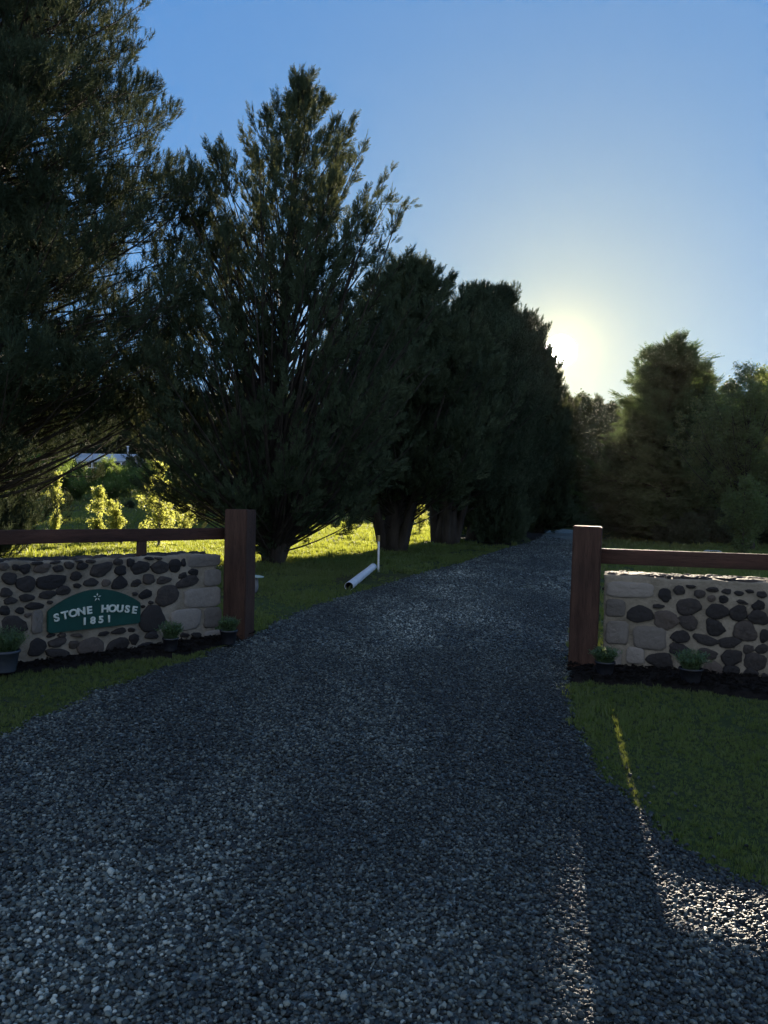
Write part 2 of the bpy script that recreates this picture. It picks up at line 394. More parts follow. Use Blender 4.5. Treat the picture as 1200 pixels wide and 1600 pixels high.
# ------------------------------------------------------------------ scatter (uncountable stuff)
HID = []
def scatter(name, pts, rot, scl, sources, mat_, tone=None, **kw):
    me = bpy.data.meshes.new(name); n = len(pts)
    me.vertices.add(n); me.vertices.foreach_set('co', np.asarray(pts, np.float32).ravel())
    a = me.attributes.new('rot', 'FLOAT_VECTOR', 'POINT'); a.data.foreach_set('vector', np.asarray(rot, np.float32).ravel())
    a = me.attributes.new('scl', 'FLOAT', 'POINT'); a.data.foreach_set('value', np.asarray(scl, np.float32))
    a = me.attributes.new('pick', 'INT', 'POINT'); a.data.foreach_set('value', np.random.default_rng(1).integers(0, len(sources), n).astype(np.int32))
    if tone is not None:
        a = me.attributes.new('tone', 'FLOAT', 'POINT'); a.data.foreach_set('value', np.asarray(tone, np.float32))
    o = bpy.data.objects.new(name, me); C.objects.link(o)
    ng = bpy.data.node_groups.new(name, 'GeometryNodeTree')
    ng.interface.new_socket('Geometry', in_out='INPUT', socket_type='NodeSocketGeometry')
    ng.interface.new_socket('Geometry', in_out='OUTPUT', socket_type='NodeSocketGeometry')
    gi = ng.nodes.new('NodeGroupInput'); go = ng.nodes.new('NodeGroupOutput')
    mp = ng.nodes.new('GeometryNodeMeshToPoints'); iop = ng.nodes.new('GeometryNodeInstanceOnPoints')
    jn = ng.nodes.new('GeometryNodeJoinGeometry')
    for s in sources:
        so = bpy.data.objects.new(name + '_piece', s); s.materials.clear(); s.materials.append(mat_); HID.append(so)
        so.use_fake_user = True
        oi = ng.nodes.new('GeometryNodeObjectInfo'); oi.inputs['Object'].default_value = so
        oi.inputs['As Instance'].default_value = True
        ng.links.new(oi.outputs['Geometry'], jn.inputs[0])
    def na(nm, ty):
        x = ng.nodes.new('GeometryNodeInputNamedAttribute'); x.data_type = ty; x.inputs['Name'].default_value = nm
        return x.outputs['Attribute']
    e2r = ng.nodes.new('FunctionNodeEulerToRotation')
    L = ng.links.new
    L(gi.outputs[0], mp.inputs['Mesh']); L(mp.outputs[0], iop.inputs['Points']); L(jn.outputs[0], iop.inputs['Instance'])
    iop.inputs['Pick Instance'].default_value = True
    L(na('pick', 'INT'), iop.inputs['Instance Index'])
    L(na('rot', 'FLOAT_VECTOR'), e2r.inputs[0]); L(e2r.outputs[0], iop.inputs['Rotation'])
    L(na('scl', 'FLOAT'), iop.inputs['Scale']); L(iop.outputs[0], go.inputs[0])
    md = o.modifiers.new('scatter', 'NODES'); md.node_group = ng
    me.materials.append(mat_)
    return tag(o, kind='stuff', **kw)

def pebble_mesh(seed):
    import bmesh
    bm = bmesh.new(); bmesh.ops.create_icosphere(bm, subdivisions=2, radius=1)
    r = random.Random(seed); off = Vector((r.uniform(-9, 9), r.uniform(-9, 9), r.uniform(-9, 9)))
    s = Vector((r.uniform(.85, 1.25), r.uniform(.7, .95), r.uniform(.45, .7)))
    for v in bm.verts:
        k = 1 + .42 * mnoise.noise(v.co * 1.1 + off)
        v.co = Vector((v.co.x * s.x, v.co.y * s.y, v.co.z * s.z)) * k
    mb = MB(); mb.bm(bm); me = mb.mesh('pebble')
    me.polygons.foreach_set('use_smooth', np.ones(len(me.polygons), bool)); return me
pts = []; sc = []
def fill(y0, y1, dens, s, seed, layers=((0.004, 1.0),)):
    g = np.random.default_rng(seed)
    for zoff, fr in layers:
        w = 4.6 if y1 < 3.6 else 9
        xa, xb = -min(.62 * y1 + 1.5, w), min(.62 * y1 + 1.5, w)
        n = int((xb - xa) * (y1 - y0) * dens * fr)
        x = g.uniform(xa, xb, n); y = g.uniform(y0, y1, n)
        jit = g.normal(0, .025, n) - np.where(g.uniform(0, 1, n) < .012, np.abs(g.normal(0, .35, n)), 0)
        ok = (x > edgeL(y) + jit) & (x < edgeR(y) - jit)
        x, y = x[ok], y[ok]
        a, b = edgeL(y), edgeR(y)
        c = np.clip((x - a) / (b - a) * 2 - 1, -1, 1)
        z = .020 * (1 - c ** 2) + .006 + zoff + g.uniform(-.004, .006, len(x)) + height(x, y)
        pts.append(np.stack([x, y, z], -1)); sc.append(s * np.exp(g.normal(0, .23, len(x))))
fill(1.0, 4.0, 4400, .0083, 11, ((.001, 1), (.007, .75)))
fill(4.0, 8.0, 3100, .0088, 12, ((.001, 1), (.008, .6)))
fill(8.0, 14.0, 1500, .0120, 13)
fill(14.0, 24.0, 380, .019, 14)
fill(24.0, 33.0, 150, .022, 15)
fill(33.0, 44.0, 50, .024, 16)
P = np.concatenate(pts); S = np.concatenate(sc)
g = np.random.default_rng(5)
S = S * np.exp(.12 * np.sin(P[:, 0] * 2.1 + 1) * np.sin(P[:, 1] * 1.3))
# stray pebbles kicked onto the lawn edges
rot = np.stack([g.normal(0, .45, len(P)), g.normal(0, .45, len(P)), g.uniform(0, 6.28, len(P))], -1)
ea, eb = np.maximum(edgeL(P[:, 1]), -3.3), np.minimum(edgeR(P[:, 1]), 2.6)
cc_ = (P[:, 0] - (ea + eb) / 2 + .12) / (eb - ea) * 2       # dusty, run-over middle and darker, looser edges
tone = .28 * np.exp(-(cc_ / .42) ** 2) * (.8 + .2 * np.sin(P[:, 1] * .8)) - .20 + .10 * sstep(6, 12, P[:, 1])  # paler beyond the gate: grazing sky sheen put into the pebble colour
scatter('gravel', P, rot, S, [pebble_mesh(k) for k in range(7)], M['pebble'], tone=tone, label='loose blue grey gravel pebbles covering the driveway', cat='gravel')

def tuft_mesh(seed, nb=11, spread=.55):
    g = np.random.default_rng(seed); V = []; T = []
    for k in range(nb):
        a = g.uniform(0, 6.28); r0 = g.uniform(0, .6); lean = g.uniform(.1, spread) ; h = g.uniform(.55, 1.1); w = g.uniform(.05, .085)
        ca, sa = math.cos(a), math.sin(a); b = g.uniform(0, 6.28); px, py = r0 * math.cos(b), r0 * math.sin(b)
        tx, ty = -sa * w, ca * w; i = len(V)
        V += [(px - tx, py - ty, -.1), (px + tx, py + ty, -.1), (px - tx * .7 + ca * lean * .35, py - ty * .7 + sa * lean * .35, h * .6), (px + tx * .7 + ca * lean * .35, py + ty * .7 + sa * lean * .35, h * .6), (px + ca * lean, py + sa * lean, h)]
        T += [(i, i + 1, i + 3), (i, i + 3, i + 2), (i + 2, i + 3, i + 4)]
    return mesh_np('tuft', V, np.array(T))
pts = []; sc = []
wallL = [tuple(LS + ln * .1), tuple(LB + ln * .05 + ld * .1), tuple(LB - ln * .5 + ld * .1), tuple(LS - ln * .5)]
wallR = [tuple(RA + rn * .05 - rd * .1), tuple(RE + rn * .05), tuple(RE - rn * .5), tuple(RA - rn * .5 - rd * .1)]
POND = lambda x, y: (np.abs((x + 11.5) / 4.4) ** 4 + np.abs((y - 29.4) / 1.1) ** 4) < 1
def grass(y0, y1, dens, s, seed, wx=.56, pad=1.0):
    g = np.random.default_rng(seed); xw = wx * y1 + pad
    n = int(2 * xw * (y1 - y0) * dens); x = g.uniform(-xw, xw, n); y = g.uniform(y0, y1, n)
    ok = (np.abs(x) < wx * y + pad) & ((x < edgeL(y) - g.uniform(-.06, .10, n)) | (x > edgeR(y) + g.uniform(-.06, .06, n)) | (y > 84))
    for pl in (bedL_poly, bedR_poly, bedF_poly, wallL, wallR): ok &= ~inpoly(np.array(pl), x, y)
    ok &= ~POND(x, y)
    # bare, worn patches along the drive beyond the gate
    keep = np.sin(x * 1.3 + 2) * np.sin(y * .9) + .6 * np.sin(x * 3.1 + y * 2.3) + g.normal(0, .5, n)
    near_edge = (np.minimum(np.abs(x - edgeL(y)), np.abs(x - edgeR(y))) < 1.3) & (y > 8)
    ok &= ~(near_edge & (keep > .1)) & (keep < 1.55)
    seam = (np.abs((y + .22 * x + .04 * np.sin(x * 3)) % .92 - .4) < .014) | (np.abs((x - .25 * y + .05 * np.sin(y * 4)) % 1.7 - .9) < .012)
    ok &= ~(seam & (y < 9) & (g.uniform(0, 1, n) < .8))
    x, y = x[ok], y[ok]
    pts.append(np.stack([x, y, height(x, y)], -1)); sc.append(s * (1 + .3 * np.sin(x * 2.3 + 1) * np.sin(y * 1.9)) * np.exp(g.normal(0, .34, len(x))))
grass(2.6, 5.2, 2600, .017, 21)
grass(5.2, 9.0, 1300, .024, 22)
grass(9.0, 16, 420, .036, 23)
grass(16, 30, 120, .070, 24)
grass(30, 50, 22, .11, 25)
grass(50, 95, 5, .16, 26)
P = np.concatenate(pts); S = np.concatenate(sc); g = np.random.default_rng(6)
rot = np.stack([g.normal(0, .12, len(P)), g.normal(0, .12, len(P)), g.uniform(0, 6.28, len(P))], -1)
scatter('grass', P, rot, S, [tuft_mesh(k) for k in range(6)], M['grass'], label='short mown green grass of the lawns and the field', cat='grass')

# water of the far pond
a = np.linspace(0, 2 * math.pi, 64, endpoint=False)
rr = 1 + .08 * np.sin(3 * a) + .05 * np.sin(5 * a + 1)
V = np.stack([-11.5 + 4.5 * rr * np.cos(a), 29.4 + 1.1 * rr * np.sin(a), np.full(64, -.05)], -1)
V = np.concatenate([V, [[-11.5, 29.4, -.05]]]); k = np.arange(64)
tag(obj('pond_water', mesh_np('pond_water', V, np.stack([k, (k + 1) % 64, np.full(64, 64)], -1)), M['water']), kind='structure')

# mulch chips
def chip_mesh(seed):
    g = np.random.default_rng(seed); mb = MB(); l, w, t = g.uniform(.6, 1), g.uniform(.2, .4), .12
    mb.box(-l, l, -w, w, -t, t); me = mb.mesh('chip'); return me
cp_, cs_ = [], []
for pl, yy in ((bedL_poly, (5, 9.2)), (bedR_poly, (5, 8))):
    pa = np.array(pl); g = np.random.default_rng(9); n = 9000
    x = g.uniform(pa[:, 0].min(), pa[:, 0].max(), n); y = g.uniform(pa[:, 1].min(), pa[:, 1].max(), n)
    ok = inpoly(pa, x, y) & (np.abs(x) < .6 * y + .6); x, y = x[ok], y[ok]
    cp_.append(np.stack([x, y, np.full(len(x), .058)], -1)); cs_.append(np.full(len(x), .022) * np.exp(g.normal(0, .3, len(x))))
P = np.concatenate(cp_); S = np.concatenate(cs_); g = np.random.default_rng(8)
rot = np.stack([g.normal(0, .4, len(P)), g.normal(0, .4, len(P)), g.uniform(0, 6.28, len(P))], -1)
scatter('mulch', P, rot, S, [chip_mesh(k) for k in range(4)], M['mulch'], label='dark bark mulch spread over the beds below the walls', cat='mulch')

# ------------------------------------------------------------------ stone walls
STONES_L = [(15,335,40,30),(65,337,30,22),(102,342,42,36),(175,342,60,36),(242,342,42,26),(288,329,38,28),(342,333,46,26),(420,347,80,54),(492,314,36,26),(500,351,42,38),(543,316,28,28),(583,339,70,50),(666,337,62,50),(727,332,46,50),(763,318,16,34),(805,356,38,26),(759,371,32,22),(38,381,64,40),(103,404,70,62),(208,397,112,56),(316,374,44,32),(377,401,56,30),(320,414,28,18),(440,403,34,26),(499,401,54,50),(565,403,38,28),(619,387,48,38),(679,391,54,30),(778,397,96,38),(25,444,48,32),(40,477,50,26),(110,464,58,28),(195,452,66,30),(263,434,50,40),(143,499,66,28),(18,518,42,36),(82,518,30,26),(115,536,26,16),(57,585,96,82),(153,668,66,70),(605,450,50,32),(694,455,90,76),(627,484,18,14),(634,549,92,106),(241,649,70,34),(309,659,38,32),(380,672,104,74),(490,661,82,54),(557,637,38,40),(632,620,50,28),(546,597,26,18),(496,604,54,20),(430,614,44,16),(257,619,34,16),(210,620,30,14),(320,620,40,14),(768,619,36,18),(816,619,36,22),(240,696,100,34),(610,667,70,34),(560,448,24,14),(594,500,16,12),(206,482,20,14),(155,318,50,12),(230,316,40,10),(330,310,30,10),(378,310,36,14),(620,300,36,12),(658,300,28,10),(700,672,90,34),(790,660,60,34)]
QUOINS_L = [(850,305,140,50),(884,380,72,70),(845,463,155,82),(885,545,74,84),(775,555,122,90),(884,630,72,60),(153,565,48,100)]
STONES_R = [(495,632,130,86),(592,590,55,24),(632,530,66,66),(712,502,60,46),(822,522,60,42),(773,482,50,18),(887,548,40,36),(955,552,52,38),(897,498,60,26),(972,508,50,26),(1040,518,46,26),(760,592,130,86),(640,668,120,100),(762,678,92,78),(920,620,106,82),(1038,625,88,84),(1056,568,56,24),(1148,585,70,46),(1150,655,100,76),(905,708,106,76),(1070,728,116,108),(1180,755,52,66),(718,760,98,60),(852,776,120,52),(990,792,108,56),(710,828,110,60),(1090,826,56,48),(1165,826,66,48),(866,852,106,56),(1000,872,110,76),(1128,898,120,90),(604,890,130,80),(890,948,95,110),(998,950,86,64),(1100,972,90,64),(1185,985,40,50),(790,870,36,30),(1165,525,50,36),(1100,508,40,20),(560,960,110,40),(700,965,120,40)]
QUOINS_R = [(435,500,262,88),(358,600,112,95),(368,735,128,128),(548,765,185,130),(468,862,105,92),(362,885,60,110),(430,960,120,40)]

def to_wall(px, py, A, d, nrm):
    r = ray(px, py); n3 = Vector((nrm[0], nrm[1], 0)); a3 = Vector((A[0], A[1], 0))
    t = (a3 - CAM).dot(n3) / r.dot(n3); p = CAM + r * t
    return (p.x - A[0]) * d[0] + (p.y - A[1]) * d[1], p.z

def stone_poly(mb, tones, org, eu, ev, en, cu, cv, w, h, g, tone, block=False, thick=.022):
    """irregular rounded stone bedded in the plane org+u*eu+v*ev, standing out along en"""
    k = 20; a = np.arange(k) / k * 2 * math.pi
    e = g.uniform(5, 9) if block else g.uniform(2.0, 4.2)
    base = (np.abs(np.cos(a)) ** e + np.abs(np.sin(a)) ** e) ** (-1 / e)
    if not block:                       # broken faces: a random convex outline
        ne = g.integers(5, 8); pe = (np.arange(ne) + g.uniform(-.28, .28, ne)) / ne * 6.283 + g.uniform(0, 6.28); de_ = g.uniform(.78, 1.0, ne)
        cc = np.cos(a[:, None] - pe[None, :]); pr_ = np.where(cc > .05, de_ / np.maximum(cc, .05), 9).min(1)
        pr_ = (pr_ + .2 * np.roll(pr_, 1) + .2 * np.roll(pr_, -1)) / 1.4; base = 1.14 * (.86 * pr_ / pr_.mean() + .14 * base)
    ph = g.uniform(0, 6.28, 4)
    amp = .22 if block else .6
    rad = base * (1 + amp * (.08 * np.sin(2 * a + ph[0]) + .09 * np.sin(3 * a + ph[1]) + .04 * np.sin(5 * a + ph[2])) + g.normal(0, .032 if not block else .016, k))
    tilt = 0 if block else g.normal(0, .14)
    u0, v0 = rad * np.cos(a) * w / 2, rad * np.sin(a) * h / 2
    U, Vv = u0 * math.cos(tilt) - v0 * math.sin(tilt), u0 * math.sin(tilt) + v0 * math.cos(tilt)
    rings = [(1.0, -.6), (1.0, .15), (.95, .72), (.84, .95), (.55, 1.08), (.25, 1.14)]
    sl = g.normal(0, .12, 2)
    VV = []
    for s, z in rings:
        uu, vv = cu + U * s, cv + Vv * s
        zz = z * thick + (thick * (sl[0] * U / w * 2 + sl[1] * Vv / h * 2) if z > .3 else 0) + (g.normal(0, .0026, k) if z > .3 else 0)
        VV.append(org + np.outer(uu, eu) + np.outer(vv, ev) + np.outer(np.broadcast_to(zz, (k,)), en))
    VV.append((org + cu * eu + cv * ev + en * thick * 1.13)[None])
    V = np.concatenate(VV); nr = len(rings)
    i = np.arange(nr - 1)[:, None] * k; j = np.arange(k)[None, :]; j2 = (j + 1) % k
    Q = np.stack([i + j, i + j2, i + k + j2, i + k + j], -1).reshape(-1, 4)
    jj = np.arange(k); T = np.stack([(nr - 1) * k + jj, (nr - 1) * k + (jj + 1) % k, np.full(k, nr * k)], -1)
    mb.add(V, {4: Q, 3: T}); tones.append(np.full(len(V), tone))

def stone_obj(name, mb, tones, mat_, parent):
    me = mb.mesh(name); a = me.attributes.new('tone', 'FLOAT', 'POINT')
    a.data.foreach_set('value', np.concatenate(tones).astype(np.float32))
    return obj(name, me, mat_, parent, smooth=True)

def stone_wall(root, A, d, nrm, s0, s1, H, thick, stones, quoins, zoom, seed, ext, gate_side):
    """A,d: front foot line; s0..s1 along it; body of mortar, stones bedded in the faces"""
    g = np.random.default_rng(seed)
    org = np.array([A[0], A[1], 0.]); eu = np.array([d[0], d[1], 0.]); ez = np.array([0, 0, 1.]); en = np.array([nrm[0], nrm[1], 0.])
    # body: profile swept along the wall and roughened
    prof = [(0, z) for z in np.linspace(-.08, H, 40)] + [(-y, H) for y in np.linspace(0, thick, 20)[1:]] + [(-thick, z) for z in np.linspace(H, -.08, 16)[1:]]
    prof = np.array(prof); us = np.arange(s0, s1 + .012, .025); us[-1] = s1
    nu, npf = len(us), len(prof)
    Vv = np.zeros((nu, npf, 3))
    for iu, u in enumerate(us):
        top = .018 * mnoise.noise(Vector((u * 2.3, seed, 0))) + .012 * mnoise.noise(Vector((u * 9, seed, 3)))
        for ip, (w, z) in enumerate(prof):
            zz = z + top * sstep(.2, H, z)
            kk = .014 * mnoise.noise(Vector((u * 5, w * 5, zz * 5 + seed))) + .006 * mnoise.noise(Vector((u * 22, w * 22, zz * 22)))
            ww = w; uu = u
            if abs(w) < 1e-6: ww = w + kk
            elif w <= -thick + 1e-6: ww = w - kk
            if z > H - .02: zz += kk * .9
            if iu in (0, nu - 1): uu = u + kk * (-1 if iu == 0 else 1)
            Vv[iu, ip] = org + eu * uu + en * ww + ez * zz
    Vv = Vv.reshape(-1, 3)
    i = (np.arange(nu - 1)[:, None] * npf + np.arange(npf - 1)[None, :]).ravel()
    Q = np.stack([i, i + npf, i + npf + 1, i + 1], -1)
    mb = MB(); mb.add(Vv, {4: Q, npf: np.array([np.arange(npf), (nu - 1) * npf + np.arange(npf)[::-1]])})
    obj('mortar_body', mb.mesh('mortar_body'), M['mortar'], root, smooth=False)
    zx, zy, zs = zoom
    st = MB(); tn = []; qs = MB(); tq = []; placed = []
    for lst, target, tones, blk in ((stones, st, tn, False), (quoins, qs, tq, True)):
        for (x, y, w, h) in lst:
            u, v = to_wall(zx + x / zs, zy + y / zs, A, d, nrm)
            u2, _ = to_wall(zx + (x + w / 2) / zs, zy + y / zs, A, d, nrm); u1, _ = to_wall(zx + (x - w / 2) / zs, zy + y / zs, A, d, nrm)
            _, v2 = to_wall(zx + x / zs, zy + (y - h / 2) / zs, A, d, nrm); _, v1 = to_wall(zx + x / zs, zy + (y + h / 2) / zs, A, d, nrm)
            if v2 > H - .006: v = v - (v2 - H + .006)
            W, Hh = abs(u2 - u1), abs(v2 - v1)
            stone_poly(target, tones, org, eu, ez, en, u, v, W, Hh, g, float(np.clip(g.normal(.28 if not blk else .42, .2), 0, .85)), blk, .018 if blk else .02)
            placed.append((u, v, max(W, Hh) / 2))
    # the run outside the frame, the back and the top
    def dart(target, tones, o0, e1, e2, e3, ua, ub, va, vb, n, smin, smax, have):
        pl = list(have)
        for _ in range(n):
            s = g.uniform(smin, smax) ; u = g.uniform(ua + s, ub - s); v = g.uniform(va + s * .75, vb - s * .75)
            if all((u - a) ** 2 + ((v - b) * 1.25) ** 2 > (s + c + .012) ** 2 for a, b, c in pl):
                pl.append((u, v, s)); stone_poly(target, tones, o0, e1, e2, e3, u, v, 2 * s * g.uniform(.95, 1.15), 1.5 * s * g.uniform(.9, 1.1), g, float(np.clip(g.normal(.28, .2), 0, .85)), False, .02)
    for (a, b) in ext:
        for hi, lo, n in ((.11, .08, 160), (.08, .05, 500), (.05, .03, 700)):
            dart(st, tn, org, eu, ez, en, a, b, 0, H, n, lo, hi, placed) if hi == .11 else dart(st, tn, org, eu, ez, en, a, b, 0, H, 0, lo, hi, placed)
    pl = []
    o_back = org - en * thick
    def dart2(o0, e1, e2, e3, ua, ub, va, vb, th=.02):
        pl = []
        for lo, hi, n in ((.07, .11, 260), (.045, .07, 500), (.025, .045, 900)):
            for _ in range(n):
                s = g.uniform(lo, hi); u = g.uniform(ua + s, ub - s)
                if va + s * .75 >= vb - s * .75: continue
                v = g.uniform(va + s * .75, vb - s * .75)
                if all(abs(u - a) > .4 or (u - a) ** 2 + ((v - b) * 1.25) ** 2 > (s + c + .010) ** 2 for a, b, c in pl):
                    pl.append((u, v, s)); stone_poly(st, tn, o0, e1, e2, e3, u, v, 2 * s * g.uniform(.95, 1.15), 1.5 * s * g.uniform(.9, 1.1), g, float(np.clip(g.normal(.28, .2), 0, .85)), False, th)
    for (a, b) in ext: dart2(org, eu, ez, en, a, b, .0, H)
    dart2(o_back, eu, ez, -en, s0, s1, 0, H)
    dart2(org + ez * H - en * thick, eu, en, ez, s0 + .02, s1 - .02, .02, thick - .02, .012)
    stone_obj('field_stones', st, tn, M['stone'], root)
    stone_obj('quoin_stones', qs, tq, M['quoin'], root)

lw = thing('stone_wall', 'mortared fieldstone wall carrying the green sign, left of the drive', 'wall', (0, 0, 0))
stone_wall(lw, LA, ld, ln, float((LS - LA) @ ld), float((LB - LA) @ ld) - .02, .94, .36, STONES_L, QUOINS_L, (0, 760, 2.6667), 3, [(float((LS - LA) @ ld), -.02)], 1)
rw = thing('stone_wall', 'mortared fieldstone wall with sunlit top, right of the drive', 'wall', (0, 0, 0))
rlen = float((RE - RA) @ rd)
stone_wall(rw, RA, rd, rn, 0.0, rlen, .885, .50, STONES_R, QUOINS_R, (860, 780, 3.5294), 5, [(1.42, rlen)], 0)

# ------------------------------------------------------------------ sign
def wall_pt(s, z, off, A, d, nrm): return Vector((A[0] + d[0] * s + nrm[0] * off, A[1] + d[1] * s + nrm[1] * off, z))
s0_, zb0 = to_wall(72, 985, LA, ld, ln); s1_, zb1 = to_wall(216, 977, LA, ld, ln)
_, zsl = to_wall(73, 956, LA, ld, ln); _, zsr = to_wall(216, 943, LA, ld, ln); sm_, ztop = to_wall(142, 921, LA, ld, ln)
SW = s1_ - s0_; zbot = (zb0 + zb1) / 2; zsh = (zsl + zsr) / 2
sg = thing('name_sign', 'dark green arched sign with pale words and star set in left stone wall', 'sign', wall_pt((s0_ + s1_) / 2, zbot, 0.03, LA, ld, ln))
sg.rotation_euler = (0, 0, math.atan2(ld[1], ld[0]))
hw = SW / 2; hs = zsh - zbot; ht = ztop - zbot
out = [(-hw + .02, 0), (hw - .02, 0), (hw, .02), (hw, hs)]
out += [(x, hs + (ht - hs) * math.cos(x / hw * math.pi / 2 * .98) ** .85) for x in np.linspace(hw * .97, -hw * .97, 30)]
out += [(-hw, hs), (-hw, .02)]
def plate(name, outline, t, mat_, parent, y0=0, bev=.004):
    import bmesh
    bm = bmesh.new(); vs = [bm.verts.new((x, -y0, z)) for x, z in outline]; f = bm.faces.new(vs)
    ex = bmesh.ops.extrude_face_region(bm, geom=[f]); ev = [v for v in ex['geom'] if isinstance(v, bmesh.types.BMVert)]
    for v in ev: v.co.y -= t
    bmesh.ops.recalc_face_normals(bm, faces=bm.faces)
    if bev: bmesh.ops.bevel(bm, geom=[e for e in bm.edges if e.verts[0] in ev and e.verts[1] in ev], offset=bev, segments=2, affect='EDGES')
    me = bpy.data.meshes.new(name); bm.to_mesh(me); bm.free(); return obj(name, me, mat_, parent)
plate('panel', out, .03, M['sign'], sg, -.02)
def letters(txt, size, cx, cz, arch=0.0, step=None, rise=0.0, name='lettering'):
    """each line of lettering as raised glyphs following the arch, one mesh"""
    cu = bpy.data.curves.new('t', 'FONT'); dg = None
    V = []; parts = []
    n = len(txt); step = step or size * .78
    mb = MB()
    for k, ch in enumerate(txt):
        if ch == ' ': continue
        cu = bpy.data.curves.new('glyph', 'FONT'); cu.body = ch; cu.size = size; cu.extrude = .004; cu.align_x = 'CENTER'; cu.bevel_depth = .0038
        o = bpy.data.objects.new('glyph', cu); C.objects.link(o); bpy.context.view_layer.update()
        me = bpy.data.meshes.new_from_object(o.evaluated_get(bpy.context.evaluated_depsgraph_get()))
        u = (k - (n - 1) / 2) * step; ang = -u * arch
        ca, sa = math.cos(ang), math.sin(ang)
        co = [v.co for v in me.vertices]; VV = []
        for c in co:
            x, z = c.x * 1.12, c.y; X = x * ca - z * sa + u + cx; Z = x * sa + z * ca - arch * u * u / 2 + cz
            VV.append((X, -.0145 - c.z, Z))
        P = {}
        for p in me.polygons: P.setdefault(len(p.vertices), []).append(list(p.vertices))
        mb = MB(); mb.add(VV, P); obj('letter', mb.mesh('letter'), M['letter'], sg)
        bpy.data.objects.remove(o); bpy.data.meshes.remove(me); bpy.data.curves.remove(cu)
letters('STONE HOUSE', hs * .50, 0, hs * .77 , .55, SW * .083)
letters('1851', hs * .47, 0, hs * .25, 0, SW * .088)
mb = MB()
for k in range(5):
    a0 = math.pi / 2 + k * 2 * math.pi / 5; c, s = math.cos(a0), math.sin(a0)
    r0, r1, r2, w = .009, .023, .041, .006
    cz = ht * .80
    V = []
    for y in (-.0105, -.016):
        for (r, t) in ((r0, 0), (r1, w), (r2, 0), (r1, -w)): V.append((c * r - s * t, y, cz + s * r + c * t))
    mb.add(V, {4: [(4, 5, 6, 7), (0, 1, 5, 4), (1, 2, 6, 5), (2, 3, 7, 6), (3, 0, 4, 7)]})
obj('star', mb.mesh('star'), M['letter'], sg)

# ------------------------------------------------------------------ gate posts and rails
def gate_post(label, cx, cy, ang, w, h):
    t = thing('gate_post', label, 'post', (cx, cy, 0), ang)
    import bmesh
    bm = bmesh.new(); bmesh.ops.create_cube(bm, size=1)
    for v in bm.verts: v.co = Vector((v.co.x * w, v.co.y * w, (v.co.z + .5) * (h + .15) - .15))
    bmesh.ops.bevel(bm, geom=list(bm.edges), offset=.008, segments=2, affect='EDGES')
    bmesh.ops.subdivide_edges(bm, edges=[e for e in bm.edges if abs(e.verts[0].co.z - e.verts[1].co.z) > .5], cuts=24)
    for v in bm.verts:
        q = Vector((v.co.x * 3, v.co.y * 3, v.co.z * 2 + cx))
        v.co.x += .004 * mnoise.noise(q); v.co.y += .004 * mnoise.noise(q + Vector((9, 0, 0)))
    me = bpy.data.meshes.new('post_shaft'); bm.to_mesh(me); bm.free()
    obj('post_shaft', me, M['timber'], t)
    for z in ():
        b = MB(); b.lathe([(0.0001, .012), (.011, .012), (.014, .008), (.014, 0)], 6)
        o = obj('bolt_head', b.mesh('bolt_head'), M['rock'], t); o.location = (0, -w / 2 - .001, z); o.rotation_euler = (R(90), 0, 0)
    return t
pl_ = G(368, 1000); angL = R(-14)
post_l = gate_post('dark red-brown square timber gate post at end of the sign wall', -1.585, 8.50, angL, .262, 1.425)
angR = math.atan2(rd[1], rd[0])
post_r = gate_post('dark red-brown square timber gate post with sunlit top, right of the drive', 1.93, 7.34, angR, .262, 1.345)
post_r.rotation_euler = (0, R(.9), angR)

def rail(label, P0, P1, z0, z1, t, sup, mat_, side):
    """P0 at the post, P1 far end"""
    d = P1 - P0; L = float(np.linalg.norm(d)); ang = math.atan2(d[1], d[0])
    r = thing('timber_rail', label, 'rail', (P0[0], P0[1], 0), ang)
    mb = MB(); mb.box(0, L, -t / 2, t / 2, z0, z1, .005); obj('beam', mb.mesh('beam'), mat_, r)
    for s, sz, sb in sup:
        mb = MB(); mb.box(s - .045, s + .045, -t / 2 + .004, t / 2 - .004, sb, z0 - .001, .004)
        obj('support', mb.mesh('support'), M['timber'], r)
    return r
PL = np.array([-1.585, 8.50])
# the left rail stands over the wall, the right one just behind its front face
offL = -.17
pL0 = PL + np.array([-.13, .10]); pL1 = LS + ln * offL
us = to_wall(216, 860, LA + ln * offL, ld, ln)[0]
sup_l = float(np.linalg.norm(pL0 - (LA + ln * offL + ld * us)))
rail('dark timber rail above the sign wall, left of the drive', pL0, pL1, 1.088, 1.215, .06, [(sup_l, 0, .93), (sup_l + 2.6, 0, .93)], M['rail_timber'], -1)
pR0 = RA - rd * .10 - rn * .09; pR1 = RE - rn * .09
rail('red-brown timber rail with sunlit top edge above the right wall', pR0, pR1, .988, 1.132, .055, [(2.2, 0, .85), (4.6, 0, .85)], M['rail_timber'], 1)

